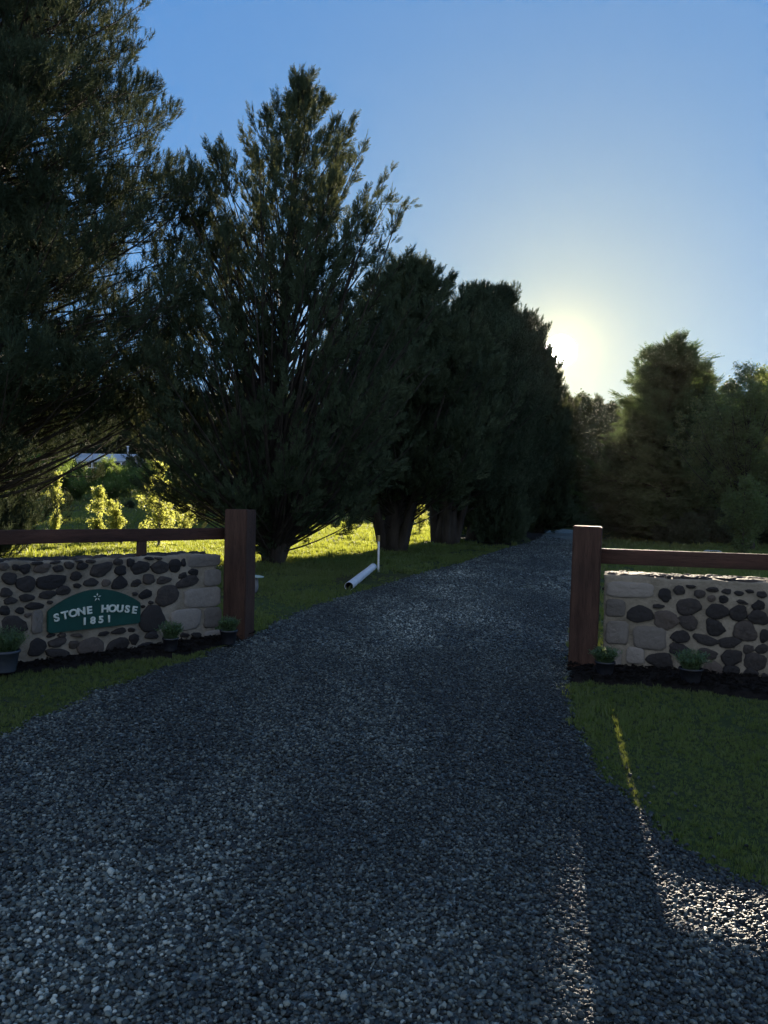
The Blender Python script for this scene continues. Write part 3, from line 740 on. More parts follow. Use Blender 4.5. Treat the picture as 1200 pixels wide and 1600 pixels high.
# ------------------------------------------------------------------ potted plants
def potted(label, x, y, r, h, ph, pr, matp, seed, n=150, z=.045):
    t = thing('potted_plant', label, 'plant pot', (x, y, z), 0, 'potted plants set along the foot of the walls')
    mb = MB(); mb.lathe([(.0001, 0), (r * .74, 0), (r * .78, .01), (r * .96, h * .86), (r * 1.06, h * .87), (r * 1.06, h), (r * .97, h), (r * .94, h * .88), (.0001, h * .87)], 28)
    obj('pot', mb.mesh('pot'), matp, t, smooth=False)
    mb = MB(); mb.lathe([(.0001, h * .93), (r * .5, h * .925), (r * .93, h * .90)], 20); obj('soil', mb.mesh('soil'), M['soil'], t)
    g = np.random.default_rng(seed); V = []; T = []
    for k in range(n):
        a = g.uniform(0, 6.28); rr = r * .7 * math.sqrt(g.uniform()); out_ = g.uniform(0, pr - rr * .5); hh = ph * g.uniform(.55, 1.05) * (1 - .35 * out_ / pr)
        p0 = np.array([rr * math.cos(a), rr * math.sin(a), h * .9]); p1 = p0 + np.array([out_ * math.cos(a + g.normal(0, .3)), out_ * math.sin(a + g.normal(0, .3)), hh])
        for q in np.linspace(.15, 1, 9):
            c = p0 + (p1 - p0) * q + np.array([0, 0, .02 * math.sin(q * 3)])
            b = g.uniform(0, 6.28); l = .028 * g.uniform(.6, 1.3); w = .004
            dvec = np.array([math.cos(b) * l, math.sin(b) * l, l * g.uniform(.2, 1)]); s_ = np.array([-math.sin(b) * w, math.cos(b) * w, 0]); i = len(V)
            V += [c - s_ * .4, c + s_ * .4, c + dvec * .5 + s_, c + dvec, c + dvec * .5 - s_]; T += [(i, i + 1, i + 2), (i, i + 2, i + 4), (i + 4, i + 2, i + 3)]
        s_ = np.array([.0025, 0, 0]); i = len(V); V += [p0 - s_, p0 + s_, p1]; T += [(i, i + 1, i + 2)]
    obj('foliage', mesh_np('foliage', np.array(V), np.array(T)), M['herb'], t)
    return t
def gpt(px, py): p = G(px, py, .045); return p.x, p.y
potted('herb in a blue-grey pot by the sign wall, leftmost at the picture edge', *gpt(8, 1049), .11, .18, .20, .19, M['pot_grey'], 1, 260)
potted('soft grey-green herb in dark pot, between the sign and left gate post', *gpt(266, 1017), .075, .13, .17, .12, M['pot_dark'], 2, 160)
potted('upright green herb in black pot against the foot of left gate post', *gpt(357, 1006), .088, .145, .14, .09, M['pot_dark'], 3, 170)
potted('bushy herb in black pot beside the foot of right gate post', *gpt(945, 1054), .085, .12, .13, .12, M['pot_dark'], 4, 190)
potted('bushy herb in black pot below the middle of right wall', *gpt(1079, 1066), .095, .125, .16, .15, M['pot_dark'], 5, 220)

# ------------------------------------------------------------------ pipe, stake, slab, capped stub
pa, pb = G(545, 923), G(583, 891)
pa = Vector((pa.x, pa.y, .078)); pb = Vector((pb.x, pb.y, .078))
pt = thing('plastic_pipe', 'long white plastic drain pipe lying on the shaded lawn', 'pipe', pa)
d = (pb - pa); L = d.length; pt.rotation_euler = (0, 0, math.atan2(d.y, d.x))
mb = MB(); k = 28; a = np.arange(k) / k * 2 * math.pi
def ringx(x, r): return np.stack([np.full(k, x), r * np.cos(a), r * np.sin(a)], -1)
rs = [ringx(0, .076), ringx(L - .16, .076), ringx(L - .14, .083), ringx(L, .083), ringx(L, .073), ringx(0, .071), ringx(0, .076)]
V = np.concatenate(rs); i = np.arange(len(rs) - 1)[:, None] * k; j = np.arange(k)[None, :]; j2 = (j + 1) % k
sel = np.stack([i + j, i + j2, i + k + j2, i + k + j], -1)
mb.add(V, {4: np.concatenate([sel[:4].reshape(-1, 4), sel[5].reshape(-1, 4)])}); o = obj('pipe_wall', mb.mesh('pipe_wall'), M['pipe'], pt)
mb = MB(); mb.add(np.concatenate([ringx(.003, .0705), ringx(L - .003, .0705)]), {4: np.stack([j, j2, k + j2, k + j], -1).reshape(-1, 4)}); obj('pipe_bore', mb.mesh('pipe_bore'), M['pipe_in'], pt)
sk = G(591, 893)
st = thing('marker_stake', 'thin white stake with ochre top standing in the lawn past the pipe', 'stake', (sk.x, sk.y, hz(sk.x, sk.y)))
mb = MB(); mb.box(-.019, .019, -.019, .019, -.1, .70, .003); obj('shaft', mb.mesh('shaft'), M['stake'], st)
mb = MB(); mb.box(-.024, .024, -.024, .024, .70, .84, .006); obj('stake_cap', mb.mesh('stake_cap'), M['stake_top'], st)
st.rotation_euler = (R(1.5), R(-1), .4)

def rock_mesh(name, sx, sy, sz, seed, sub=3):
    import bmesh
    bm = bmesh.new(); bmesh.ops.create_icosphere(bm, subdivisions=sub, radius=1)
    for v in bm.verts:
        c = v.co; f = (abs(c.x) ** 4 + abs(c.y) ** 4 + abs(c.z) ** 4) ** (-.25)
        v.co = Vector((c.x * sx, c.y * sy, c.z * sz)) * (f * .8 + .2) * (1 + .14 * mnoise.noise(c * 1.6 + Vector((seed, 0, 0))))
    me = bpy.data.meshes.new(name); bm.to_mesh(me); bm.free(); return me
sp_ = G(1113, 864)
tag(obj('stone_slab', rock_mesh('stone_slab', .30, .22, .05, 4), M['slab'], loc=(sp_.x, sp_.y, hz(sp_.x, sp_.y) + .06), smooth=True), 'small pale flat slab lying on lawn beyond the right rail', 'slab')
cpt = G(393, 926)
ct = thing('capped_stub', 'grey stub with a pale flat cap on the lawn behind left gate post', 'stub', (cpt.x, cpt.y, 0))
obj('stub', rock_mesh('stub', .11, .11, .16, 2), M['rock'], ct, smooth=True).location = (0, 0, .12)
mb = MB(); mb.lathe([(.0001, .300), (.17, .285), (.185, .28), (.18, .268), (.14, .262), (.0001, .255)], 24); obj('cap', mb.mesh('cap'), M['cap'], ct).rotation_euler = (0, R(4), 0)

# ------------------------------------------------------------------ house far behind the field
hx, hy = atY(165, 735, 120).x, 120.0
hb = hz(hx, hy)
h_ = thing('farm_house', 'low house with pale blue-grey metal roof among trees up the field', 'house', (hx, hy, hb - .3), R(-6))
W2, D2, EH = 4.6, 3.0, 2.3
mb = MB(); mb.box(-W2, W2, -D2, D2, 0, EH); mb.add([(-W2, -D2, EH), (-W2, D2, EH), (-W2, 0, EH + .85), (W2, -D2, EH), (W2, D2, EH), (W2, 0, EH + .85)], {3: [(0, 2, 1), (3, 4, 5)]})
obj('wall', mb.mesh('wall'), M['house'], h_)
mb = MB()
for s in (-1, 1):
    y0, y1, z0, z1 = s * (D2 + (1.6 if s < 0 else .5)), 0, EH - (.35 if s < 0 else .1), EH + 1.0
    V = [(x, y, z + t) for t in (0, .07) for x in (-W2 - .5, W2 + .5) for y, z in ((y0, z0), (y1, z1))]
    mb.add(V, {4: [(0, 1, 3, 2), (4, 6, 7, 5), (0, 2, 6, 4), (0, 4, 5, 1), (2, 3, 7, 6)]})
rf = obj('roof', mb.mesh('roof'), M['roof'], h_)
mb = MB(); mb.lathe([(.14, EH + .9), (.14, EH + 2.2), (.2, EH + 2.2), (.2, EH + 2.35), (.0001, EH + 2.45)], 12, (W2 - 1.4, .8, 0)); obj('flue', mb.mesh('flue'), M['trim'], rf)
for x in (-4.6, -2.3, 0, 2.3, 4.6):
    mb = MB(); mb.box(x - .07, x + .07, -D2 - 1.5, -D2 - 1.36, 0, EH - .34); obj('veranda_post', mb.mesh('veranda_post'), M['trim'], h_)
mb = MB(); mb.box(-W2 - .3, W2 + .3, -D2 - 1.48, -D2 - 1.40, .9, 1.0); mb.box(-W2 - .3, W2 + .3, -D2 - 1.48, -D2 - 1.40, EH - .5, EH - .34); obj('veranda_rail', mb.mesh('veranda_rail'), M['trim'], h_)
for x in (-3.4, -1.1, 1.1, 3.4):
    mb = MB(); mb.box(x - .6, x + .6, -D2 - .04, -D2 + .02, .9, 2.1); w_ = obj('window', mb.mesh('window'), M['trim'], h_)
    mb = MB(); mb.box(x - .5, x + .5, -D2 - .06, -D2 - .045, 1.0, 2.0); obj('pane', mb.mesh('pane'), M['glass'], w_)

# ------------------------------------------------------------------ trees
def tri_strip(p, dvec, side, L, w, V, T, bendz=0):
    i = len(V); V += [p - side * w * .5, p + side * w * .5, p + dvec * L]; T.append((i, i + 1, i + 2))
def T_frond(seed, nb=9, ang=38, blen=.36, w=.085, zj=.12, droop=0.0):
    g = np.random.default_rng(seed); V = []; T = []
    ax = np.array([0, 1., 0]); X = np.array([1., 0, 0])
    tri_strip(np.zeros(3), ax, X, 1.0, .05, V, T); tri_strip(np.zeros(3), ax, np.array([0, 0, 1.]), 1.0, .04, V, T)
    for k in range(nb):
        for s in (-1, 1):
            q = .06 + .88 * (k + g.uniform(-.3, .3)) / nb; a = R(ang + g.normal(0, 8)); L = blen * (1.15 - .75 * q) * g.uniform(.75, 1.2)
            dv = np.array([s * math.sin(a), math.cos(a), g.normal(0, zj) - droop]); dv /= np.linalg.norm(dv)
            sd = np.array([-dv[1], dv[0], g.normal(0, .5)]); sd /= np.linalg.norm(sd)
            p = np.array([0, q, -droop * .3 * q * q])
            i = len(V); mid = p + dv * L * .45
            V += [p, mid + sd * w * L / .36 * .5, p + dv * L, mid - sd * w * L / .36 * .5]; T += [(i, i + 1, i + 2), (i, i + 2, i + 3)]
    return np.array(V), np.array(T)
def T_needles(seed, n=24, L=.36, w=.050, spread=46):
    g = np.random.default_rng(seed); V = []; T = []
    tri_strip(np.zeros(3), np.array([0, 1., 0]), np.array([1., 0, 0]), 1.0, .035, V, T)
    for k in range(n):
        q = .12 + .88 * g.uniform() ** .8; a = R(spread * (1.15 - .5 * q) + g.normal(0, 9)); b = g.uniform(0, 6.28)
        dv = np.array([math.sin(a) * math.cos(b), math.cos(a), math.sin(a) * math.sin(b)])
        sd = np.cross(dv, g.normal(0, 1, 3)); sd /= np.linalg.norm(sd)
        tri_strip(np.array([0, q, 0]), dv, sd, L * g.uniform(.75, 1.2), w, V, T)
    return np.array(V), np.array(T)
def T_leaves(seed, n=12, L=.26, w=.16):
    g = np.random.default_rng(seed); V = []; T = []
    for k in range(n):
        q = g.uniform(0, 1); p = np.array([g.normal(0, .22), q, g.normal(0, .22)])
        dv = np.array([g.normal(0, .8), g.normal(.5, .5), g.normal(-.2, .6)]); dv /= np.linalg.norm(dv)
        sd = np.cross(dv, g.normal(0, 1, 3)); sd /= np.linalg.norm(sd); l = L * g.uniform(.7, 1.25); ww = w * l / L
        i = len(V); V += [p, p + dv * l * .45 + sd * ww * .5, p + dv * l, p + dv * l * .45 - sd * ww * .5]; T += [(i, i + 1, i + 2), (i, i + 2, i + 3)]
    return np.array(V), np.array(T)
TM = {'frond': [T_frond(k) for k in range(4)], 'needles': [T_needles(k) for k in range(4)],
      'fir': [T_frond(10 + k, 11, 55, .34, .075, .08, .12) for k in range(4)], 'leaves': [T_leaves(k) for k in range(4)],
      'bigleaf': [T_leaves(20 + k, 9, .34, .25) for k in range(4)], 'gum': [T_leaves(30 + k, 14, .30, .10) for k in range(4)]}

def place(tmpls, P, D, S, g, flat=0.0):
    """put a template at every P with its long axis along D; flat=1 keeps the fronds level"""
    n = len(P); pick = g.integers(0, len(tmpls), n); Vs = []; Ts = []; off = 0
    D = D / (np.linalg.norm(D, axis=1)[:, None] + 1e-9)
    Rn = g.normal(0, 1, (n, 3)); Rn = Rn * (1 - flat) + np.array([0, 0, 1.]) * flat * 2
    X = np.cross(D, Rn); X /= np.linalg.norm(X, axis=1)[:, None] + 1e-9; Z = np.cross(X, D)
    for t, (V, T) in enumerate(tmpls):
        m_ = pick == t; k = m_.sum()
        if not k: continue
        W = P[m_][:, None, :] + S[m_][:, None, None] * (V[None, :, 0:1] * X[m_][:, None, :] + V[None, :, 1:2] * D[m_][:, None, :] + V[None, :, 2:3] * Z[m_][:, None, :])
        Vs.append(W.reshape(-1, 3)); Ts.append((T[None] + (np.arange(k) * len(V))[:, None, None]).reshape(-1, 3) + off); off += k * len(V)
    return np.concatenate(Vs), np.concatenate(Ts)

def make_tree(name, label, cat, loc, H, prof, n, seed, tmpl='frond', leaf='cypress', bark='bark', elev=(52, 62), plume=1.3, pw=.28, per=26, ss=.34,
              trunk_r=.16, inner=.35, zmin=.03, up=.35, flat=0.0, lean=(0, 0), limb_r=.010, multi=0, group=None, topz=1.0, foot=1.35, curve=.55, lobes=.14, rz=0, sidebr=2, keepout=None, along=1.0):
    g = np.random.default_rng(seed)
    t = thing(name, label, cat, loc, rz, group)
    ts, rs = np.array([p[0] for p in prof]), np.array([p[1] for p in prof])
    R_ = lambda x: np.interp(x, ts, rs)
    wood = MB()
    def ax(z):
        q = z / H; return np.array([lean[0] * q + .04 * H * .3 * math.sin(q * 3 + seed), lean[1] * q + .04 * H * .3 * math.cos(q * 2.6 + seed) - .012 * H * math.cos(seed), z])
    zs = np.linspace(-.15, H * topz, 14); c0 = ax(0); pts_ = np.array([ax(z) - np.array([c0[0], c0[1], 0]) * max(0, 1 - z / (.15 * H)) for z in zs])
    rad = trunk_r * (1 - np.clip(zs / H, 0, 1)) ** .8 + .012; rad[0] *= foot * 1.1; rad[1] *= foot if zs[1] < .8 else 1
    wood.tube(pts_, rad, 10)
    tips = []
    for k in range(multi):     # further stems rising from the same foot
        a = k / multi * 6.28 + g.uniform(-.4, .4); r0 = trunk_r * .9; zt = H * g.uniform(.45, .85); rt = R_(zt / H) * g.uniform(.35, .6)
        P0 = np.array([math.cos(a) * r0, math.sin(a) * r0, -.1]); P2 = np.array([math.cos(a) * rt, math.sin(a) * rt, 0]) + ax(zt)
        P1 = P0 + np.array([math.cos(a) * rt * .35, math.sin(a) * rt * .35, zt * .4]); q = np.linspace(0, 1, 10)[:, None]
        B = (1 - q) ** 2 * P0 + 2 * q * (1 - q) * P1 + q * q * P2
        wood.tube(B, trunk_r * .5 * (1 - q[:, 0] * .85), 7, False); 
    PP = []; DD = []; SS = []
    lob = g.uniform(0, 6.28, 6)
    tt = g.uniform(0, 1, n * 6); keep = g.uniform(0, 1, n * 6) < (R_(tt) + .12 * rs.max()) / (rs.max() * 1.12); tt = tt[keep][:n]
    # a leader at the very top
    tt[:3] = (.995, .97, .985)
    for i_, q in enumerate(tt):
        phi = g.uniform(0, 6.28); z = q * H
        wob = 1 + lobes * (math.sin(2 * phi + lob[0] + q * 5) + .7 * math.sin(3 * phi + lob[1] - q * 9) + .6 * math.sin(5 * phi + lob[2] + q * 17)) * .6
        u = g.uniform() ** inner; rr = R_(q) * u * wob * g.uniform(.88, 1.06)
        if keepout is not None and keepout(phi, z, rr): continue
        el = R(g.uniform(*elev) + 8 * (q - .5))
        z0 = z - rr * math.tan(el)
        if z0 < zmin * H: z0 = zmin * H * g.uniform(.5, 2.2)
        z0 = min(z0, z - .02)
        A0 = ax(z0) if z0 > .15 * H else ax(z0) - np.array([c0[0], c0[1], 0]) * max(0, 1 - z0 / (.15 * H))
        o_ = np.array([math.cos(phi), math.sin(phi), 0]); P2 = ax(z) * np.array([1, 1, 0]) + o_ * rr + np.array([0, 0, z])
        P1 = A0 + o_ * rr * curve + np.array([0, 0, (z - z0) * (.28 if el > .2 else .5)]) + g.normal(0, .05 * rr + .01, 3)
        L = np.linalg.norm(P2 - A0); qs = np.linspace(0, 1, 7)[:, None]
        B = (1 - qs) ** 2 * A0 + 2 * qs * (1 - qs) * P1 + qs * qs * P2
        wood.tube(B, (limb_r + L * .0055) * (1 - qs[:, 0] * .82), 5, False)
        de = P2 - P1; de /= np.linalg.norm(de) + 1e-9
        pl = plume * g.uniform(.7, 1.25) * (.65 + .5 * min(1, R_(q) / (.5 * rs.max())))
        m_ = int(per * g.uniform(.75, 1.25)); w = g.uniform(0, 1, m_) ** .9
        sub = [(B, de, pl, w, pw)]
        # side branchlets
        nsb = g.integers(0, sidebr + 1)
        for _ in range(nsb):
            qq = g.uniform(.35, .85); b0 = (1 - qq) ** 2 * A0 + 2 * qq * (1 - qq) * P1 + qq * qq * P2
            dv = de + g.normal(0, .55, 3) + np.array([0, 0, .15]); dv /= np.linalg.norm(dv); ll = pl * g.uniform(.5, .9)
            b2 = b0 + dv * ll; Bs = b0 + (b2 - b0) * qs; wood.tube(Bs, (limb_r * .6) * (1 - qs[:, 0] * .8), 4, False)
            sub.append((Bs, dv, ll * .85, g.uniform(0, 1, int(m_ * .5)), pw * .75))
        for (BB, dv, pll, ww, pww) in sub:
            end = BB[-1]; Ls = np.linalg.norm(BB[-1] - BB[0]) + 1e-6
            back = np.clip(pll * .85 * (1 - ww) / Ls, 0, 1)          # fraction back along the limb
            f = (1 - back) * (len(BB) - 1); i0 = np.minimum(f.astype(int), len(BB) - 2); fr = (f - i0)[:, None]
            pos = BB[i0] * (1 - fr) + BB[i0 + 1] * fr + dv * (pll * .12 * ww)[:, None]
            lat = g.normal(0, 1, (len(ww), 3)); lat[:, 2] *= (1 - flat * .8); lat -= (lat @ dv)[:, None] * dv; lat /= np.linalg.norm(lat, axis=1)[:, None] + 1e-9
            wid = pww * (1.05 - ww) ** .8 * g.uniform(.1, 1, len(ww)); pos = pos + lat * wid[:, None]
            dr = dv * along + lat * (.75 - .5 * ww)[:, None] + np.array([0, 0, up])
            PP.append(pos); DD.append(dr); SS.append(ss * g.uniform(.7, 1.25, len(ww)) * (1 - .25 * ww))
    PP = np.concatenate(PP); DD = np.concatenate(DD); SS = np.concatenate(SS)
    V, T = place(TM[tmpl], PP, DD, SS, g, flat)
    o = obj('trunk', wood.mesh('trunk'), M[bark], t, smooth=True)
    obj('crown', mesh_np('crown', V, T), M[leaf], t)
    return t
def zloc(x, y): return (x, y, hz(x, y))
GR = 'conifers in the row left of the drive'
# 1 the big open cypress
make_tree('cypress_tree', 'tall open multi-stemmed cypress with pointed top, directly behind left gate post', 'tree', zloc(-2.78, 19.4), 12.1,
          [(0, 1.1), (.06, 2.0), (.13, 3.2), (.24, 4.0), (.37, 4.2), (.5, 4.1), (.62, 3.7), (.70, 3.35), (.78, 2.85), (.86, 2.05), (.93, 1.15), (1, .15)], 480, 11,
          elev=(44, 64), plume=.95, pw=.24, per=27, ss=.34, trunk_r=.19, inner=.38, zmin=.03, up=.3, lean=(.30, 0), multi=15, limb_r=.013, curve=.45, lobes=.05, sidebr=2, along=.8, keepout=lambda p, z, r: z < 1.25 and r > .7)
# 2 needle pine that fills the left edge
make_tree('pine_tree', 'very tall dark pine filling the left edge of the picture', 'tree', zloc(-9.3, 17.5), 17.5,
          [(0, .8), (.06, 2.6), (.12, 4.4), (.2, 5.2), (.35, 5.3), (.5, 4.7), (.63, 4.05), (.78, 3.4), (.9, 2.2), (1, .3)], 1150, 5, 'needles', 'pine',
          elev=(8, 38), along=.35, plume=.8, pw=.42, per=28, ss=.38, trunk_r=.34, inner=.45, zmin=.03, up=.85, limb_r=.010, curve=.5, sidebr=3, keepout=lambda p, z, r: math.cos(p) * r > 1.3 and z < 3.5)
ROWP = [(0, .6), (.08, 1.6), (.16, 2.8), (.3, 3.5), (.5, 3.6), (.68, 3.2), (.82, 2.5), (.92, 1.6), (1, .4)]
make_tree('pine_tree', 'dark dense conifer with thick flared trunk, next after the open cypress', 'tree', zloc(.30, 25.7), 9.6, ROWP, 430, 21, 'frond', 'cypress',
          elev=(30, 55), plume=.85, pw=.40, per=34, ss=.44, trunk_r=.36, inner=.5, zmin=.13, up=.4, lean=(.6, 0), foot=1.35, multi=5, along=.7, keepout=lambda p, z, r: z < 1.75, group=GR)
make_tree('pine_tree', 'dark dense conifer with leaning thick trunk, third in the row left of the drive', 'tree', zloc(2.40, 30.2), 9.7, ROWP, 430, 22, 'needles', 'pine',
          elev=(25, 50), plume=.8, pw=.42, per=30, ss=.46, trunk_r=.40, inner=.5, zmin=.13, up=.7, lean=(1.0, 0), foot=1.3, multi=4, along=.4, keepout=lambda p, z, r: z < 1.85, group=GR)
make_tree('pine_tree', 'rounded pine with bristly shoots whose edge the sun stands behind', 'tree', zloc(5.6, 38.5), 12.2,
          [(0, .6), (.08, 1.9), (.2, 2.9), (.5, 3.1), (.68, 3.0), (.80, 2.6), (.9, 1.9), (.96, 1.2), (1, .3)], 620, 23, 'needles', 'pine',
          elev=(20, 48), plume=.8, pw=.45, per=30, ss=.52, trunk_r=.34, inner=.5, zmin=.08, up=.8, lean=(-.2, 0), along=.4, group=GR)
make_tree('pine_tree', 'dark rounded pine standing between the leaning conifer and the one before the sun', 'tree', zloc(4.15, 34.3), 10.9,
          [(0, .6), (.08, 1.7), (.2, 2.6), (.5, 3.0), (.7, 2.8), (.84, 2.2), (.93, 1.4), (1, .4)], 380, 27, 'needles', 'pine',
          elev=(20, 48), plume=.8, pw=.44, per=28, ss=.5, trunk_r=.34, inner=.45, zmin=.10, up=.8, along=.4, group=GR)
make_tree('cypress_tree', 'slim dark conifer just below the sun, last of the row', 'tree', zloc(9.35, 46.5), 11.0,
          [(0, .5), (.08, 1.7), (.3, 2.1), (.6, 2.0), (.8, 1.5), (.93, .75), (1, .1)], 360, 24, 'frond', 'cypress',
          elev=(45, 65), plume=1.2, pw=.32, per=30, ss=.55, trunk_r=.25, inner=.5, up=.4, group=GR)
# big fir right of the drive
fx = atY(1046, 800, 41).x
make_tree('fir_tree', 'broad layered fir with sunlit left flank, right of the drive end', 'tree', zloc(fx, 41), 10.2,
          [(0, 3.0), (.1, 4.9), (.22, 4.9), (.4, 4.1), (.55, 3.3), (.7, 2.4), (.83, 1.5), (.93, .7), (1, .12)], 460, 31, 'fir', 'fir',
          elev=(0, 18), plume=1.8, pw=.34, per=46, ss=.62, trunk_r=.3, inner=.5, zmin=.03, up=.06, flat=.92, curve=.5, sidebr=3)
f2x = atY(1013, 800, 45).x
make_tree('fir_tree', 'narrower fir whose tip stands left of the big fir', 'tree', zloc(f2x, 45.5), 10.7,
          [(0, 1.6), (.15, 2.4), (.4, 2.0), (.65, 1.4), (.85, .75), (1, .12)], 300, 32, 'fir', 'fir',
          elev=(2, 25), plume=1.3, pw=.4, per=32, ss=.65, trunk_r=.25, inner=.5, up=.12, flat=.6, sidebr=2)
# gum-like tree at the right edge
bx = atY(1172, 800, 31).x
make_tree('gum_tree', 'light airy broadleaf tree at right edge with forking bare limbs', 'tree', zloc(bx, 31), 7.4,
          [(0, .2), (.25, .5), (.38, 1.7), (.55, 2.5), (.75, 2.5), (.9, 1.7), (1, .5)], 150, 41, 'gum', 'gum',
          elev=(38, 66), plume=.65, pw=.36, per=22, ss=.36, trunk_r=.15, inner=.55, zmin=.16, up=-.1, limb_r=.014, lobes=.3, sidebr=3)
sx_ = atY(1163, 800, 27).x
make_tree('small_tree', 'small thin-stemmed tree under the gum, right edge above the rail', 'tree', zloc(sx_, 27), 2.55,
          [(0, .1), (.38, .3), (.5, .75), (.75, .85), (.92, .6), (1, .2)], 60, 42, 'leaves', 'gum', elev=(25, 55), plume=.4, pw=.22, per=16, ss=.26, trunk_r=.035, inner=.55, zmin=.3, up=0, limb_r=.006)

# prototypes used for the farther trees
shr = make_tree('bush', 'pale feathery bush at left of the drive bend, in front of the dark conifers', 'bush', zloc(4.85, 32.4), 4.0,
          [(0, 1.4), (.2, 2.1), (.5, 2.0), (.8, 1.3), (1, .3)], 240, 51, 'frond', 'feather', elev=(25, 60), plume=.7, pw=.3, per=26, ss=.42, trunk_r=.08, inner=.5, zmin=.02, up=.2)
shr.scale = (.62, .62, .95)
wood_a = make_tree('woodland_tree', 'dark woodland tree at the far end of the drive, left one', 'tree', zloc(atY(905, 800, 84).x, 84), 13.2,
          [(0, .6), (.12, 2.4), (.35, 3.4), (.6, 3.3), (.8, 2.4), (.93, 1.2), (1, .3)], 420, 61, 'leaves', 'shrub', elev=(30, 60), plume=1.5, pw=.6, per=26, ss=.85, trunk_r=.24, inner=.5, zmin=.08, up=.1, lobes=.3)
wood_b = make_tree('woodland_tree', 'dark pointed woodland conifer at the far end of the drive', 'tree', zloc(atY(932, 800, 92).x, 93), 14.2,
          [(0, 1.2), (.12, 2.8), (.35, 2.6), (.6, 1.9), (.8, 1.1), (.93, .5), (1, .1)], 420, 62, 'frond', 'shrub', elev=(10, 40), plume=1.4, pw=.5, per=26, ss=.85, trunk_r=.24, inner=.5, zmin=.05, up=.2)
GF = 'woodland trees along the far edge'
k = 0
PL1 = ['woodland behind the field', 'woodland right of the drive']
def far(proto, px, Y, sc, rz, where, nm=None):
    x = atY(px, 800, Y).x
    return dup(proto, zloc(x, Y), rz, sc, where, GF)
g = np.random.default_rng(77)
lab_l = 'distant woodland tree, one of the dark line behind the field on the left'
lab_c = 'woodland tree hidden deep behind the conifer row, dark backdrop between trunks'
lab_r = 'dark backdrop woodland tree behind the fir and gum on the right'
for kk, px in enumerate(range(-140, 400, 34)):
    far(wood_a if kk % 3 else wood_b, px + g.uniform(-9, 9), 134 + g.uniform(-6, 14), g.uniform(1.0, 1.25), g.uniform(0, 6), lab_l)
for kk, px in enumerate(range(395, 640, 40)):
    far(wood_a if kk % 2 else wood_b, px, 80 + g.uniform(-3, 4), g.uniform(.70, .82), g.uniform(0, 6), lab_c)
for kk, px in enumerate((430, 520, 600, 680, 760, 830, 870)):
    far(wood_a, px, 120 + g.uniform(-5, 6), g.uniform(.95, 1.1), g.uniform(0, 6), lab_c)
for kk, (px, Y, s) in enumerate(((885, 70, .80), (955, 78, .88), (990, 66, .80), (1088, 58, .84), (1135, 62, .86), (1195, 60, .9), (1250, 52, .85), (1320, 56, .9), (1400, 60, 1.), (1230, 42, .62))):
    far(wood_a if kk % 3 else wood_b, px, Y, s, g.uniform(0, 6), lab_r)
# bushes under them
GB = 'dark bushes under the trees'
lab_br = 'low dark bush in the thicket beyond the right rail'
for kk, (px, Y, s) in enumerate(((948, 52, .62), (985, 47, .5), (1010, 40, .42), (1045, 37, .4), (1078, 36, .45), (1100, 38, .55), (1130, 37, .52), (1180, 38, .6), (1215, 36, .55), (1260, 34, .6))):
    x = atY(px, 800, Y).x; dup(shr, zloc(x, Y), g.uniform(0, 6), (s, s, s * .8), lab_br, GB)
lab_bl = 'bush among the dark growth left of the drive bend'
for kk, (px, Y, s) in enumerate(((765, 50, .7), (850, 56, .85), (880, 62, .7), (745, 55, .6), (905, 70, .6), (925, 64, .45))):
    x = atY(px, 800, Y).x; dup(shr, zloc(x, Y), g.uniform(0, 6), (s, s, s * .95), lab_bl, GB)

# field trees and sunlit saplings on the left
fld = make_tree('field_tree', 'small spreading green tree in the shaded field, below the house', 'tree', zloc(atY(172, 800, 58).x, 58), 2.9,
          [(0, .1), (.3, .6), (.45, 2.2), (.6, 2.7), (.8, 2.1), (1, .5)], 150, 71, 'leaves', 'lawn_tree', elev=(15, 45), plume=.9, pw=.4, per=20, ss=.42, trunk_r=.08, inner=.55, zmin=.2, up=0)
GT = 'small green trees in the field'
for px, Y, s, lb in ((118, 66, .9, 'small green field tree left of the spreading one'), (232, 74, .95, 'small green field tree right below the house roof'), (40, 62, 1.3, 'small field tree near the left picture edge'),
                     (312, 44, .72, 'little round-crowned tree with dark stem just left of left gate post'), (270, 90, 1.3, 'field tree behind the large sunlit sapling'), (90, 96, 1.2, 'field tree below the left end of the house'), (200, 98, .9, 'field tree hard below the right end of the house')):
    x = atY(px, 800, Y).x; dup(fld, zloc(x, Y), Y, s, lb, GT)
sb = atY(225, 800, 62).x
tag(dup(shr, zloc(atY(202, 800, 56).x, 56), 1, (.2, .2, .13), 'tiny dark round bush alone in the shaded field', 'field bushes'), cat='bush')
GS = 'sunlit yellow-green saplings beyond the left rail'
sapA = make_tree('sapling', 'slim upright sunlit yellow-green sapling, left one of the pair above the rail', 'sapling', zloc(atY(152, 840, 25.5).x, 25.5), 1.72,
          [(0, .08), (.25, .15), (.5, .19), (.8, .15), (1, .05)], 42, 81, 'bigleaf', 'sapling', 'bark_pale', elev=(40, 65), plume=.3, pw=.09, per=9, ss=.20, trunk_r=.018, inner=.6, zmin=.15, up=.1, limb_r=.003, group=GS)
sapB = make_tree('sapling', 'leaning thin sunlit sapling, right one of the pair above the rail', 'sapling', zloc(atY(192, 840, 25).x, 25), 1.35,
          [(0, .08), (.3, .15), (.6, .18), (1, .06)], 32, 82, 'bigleaf', 'sapling', 'bark_pale', elev=(30, 60), plume=.25, pw=.08, per=8, ss=.19, trunk_r=.014, inner=.6, zmin=.2, up=.1, limb_r=.003, lean=(-.35, 0), group=GS)
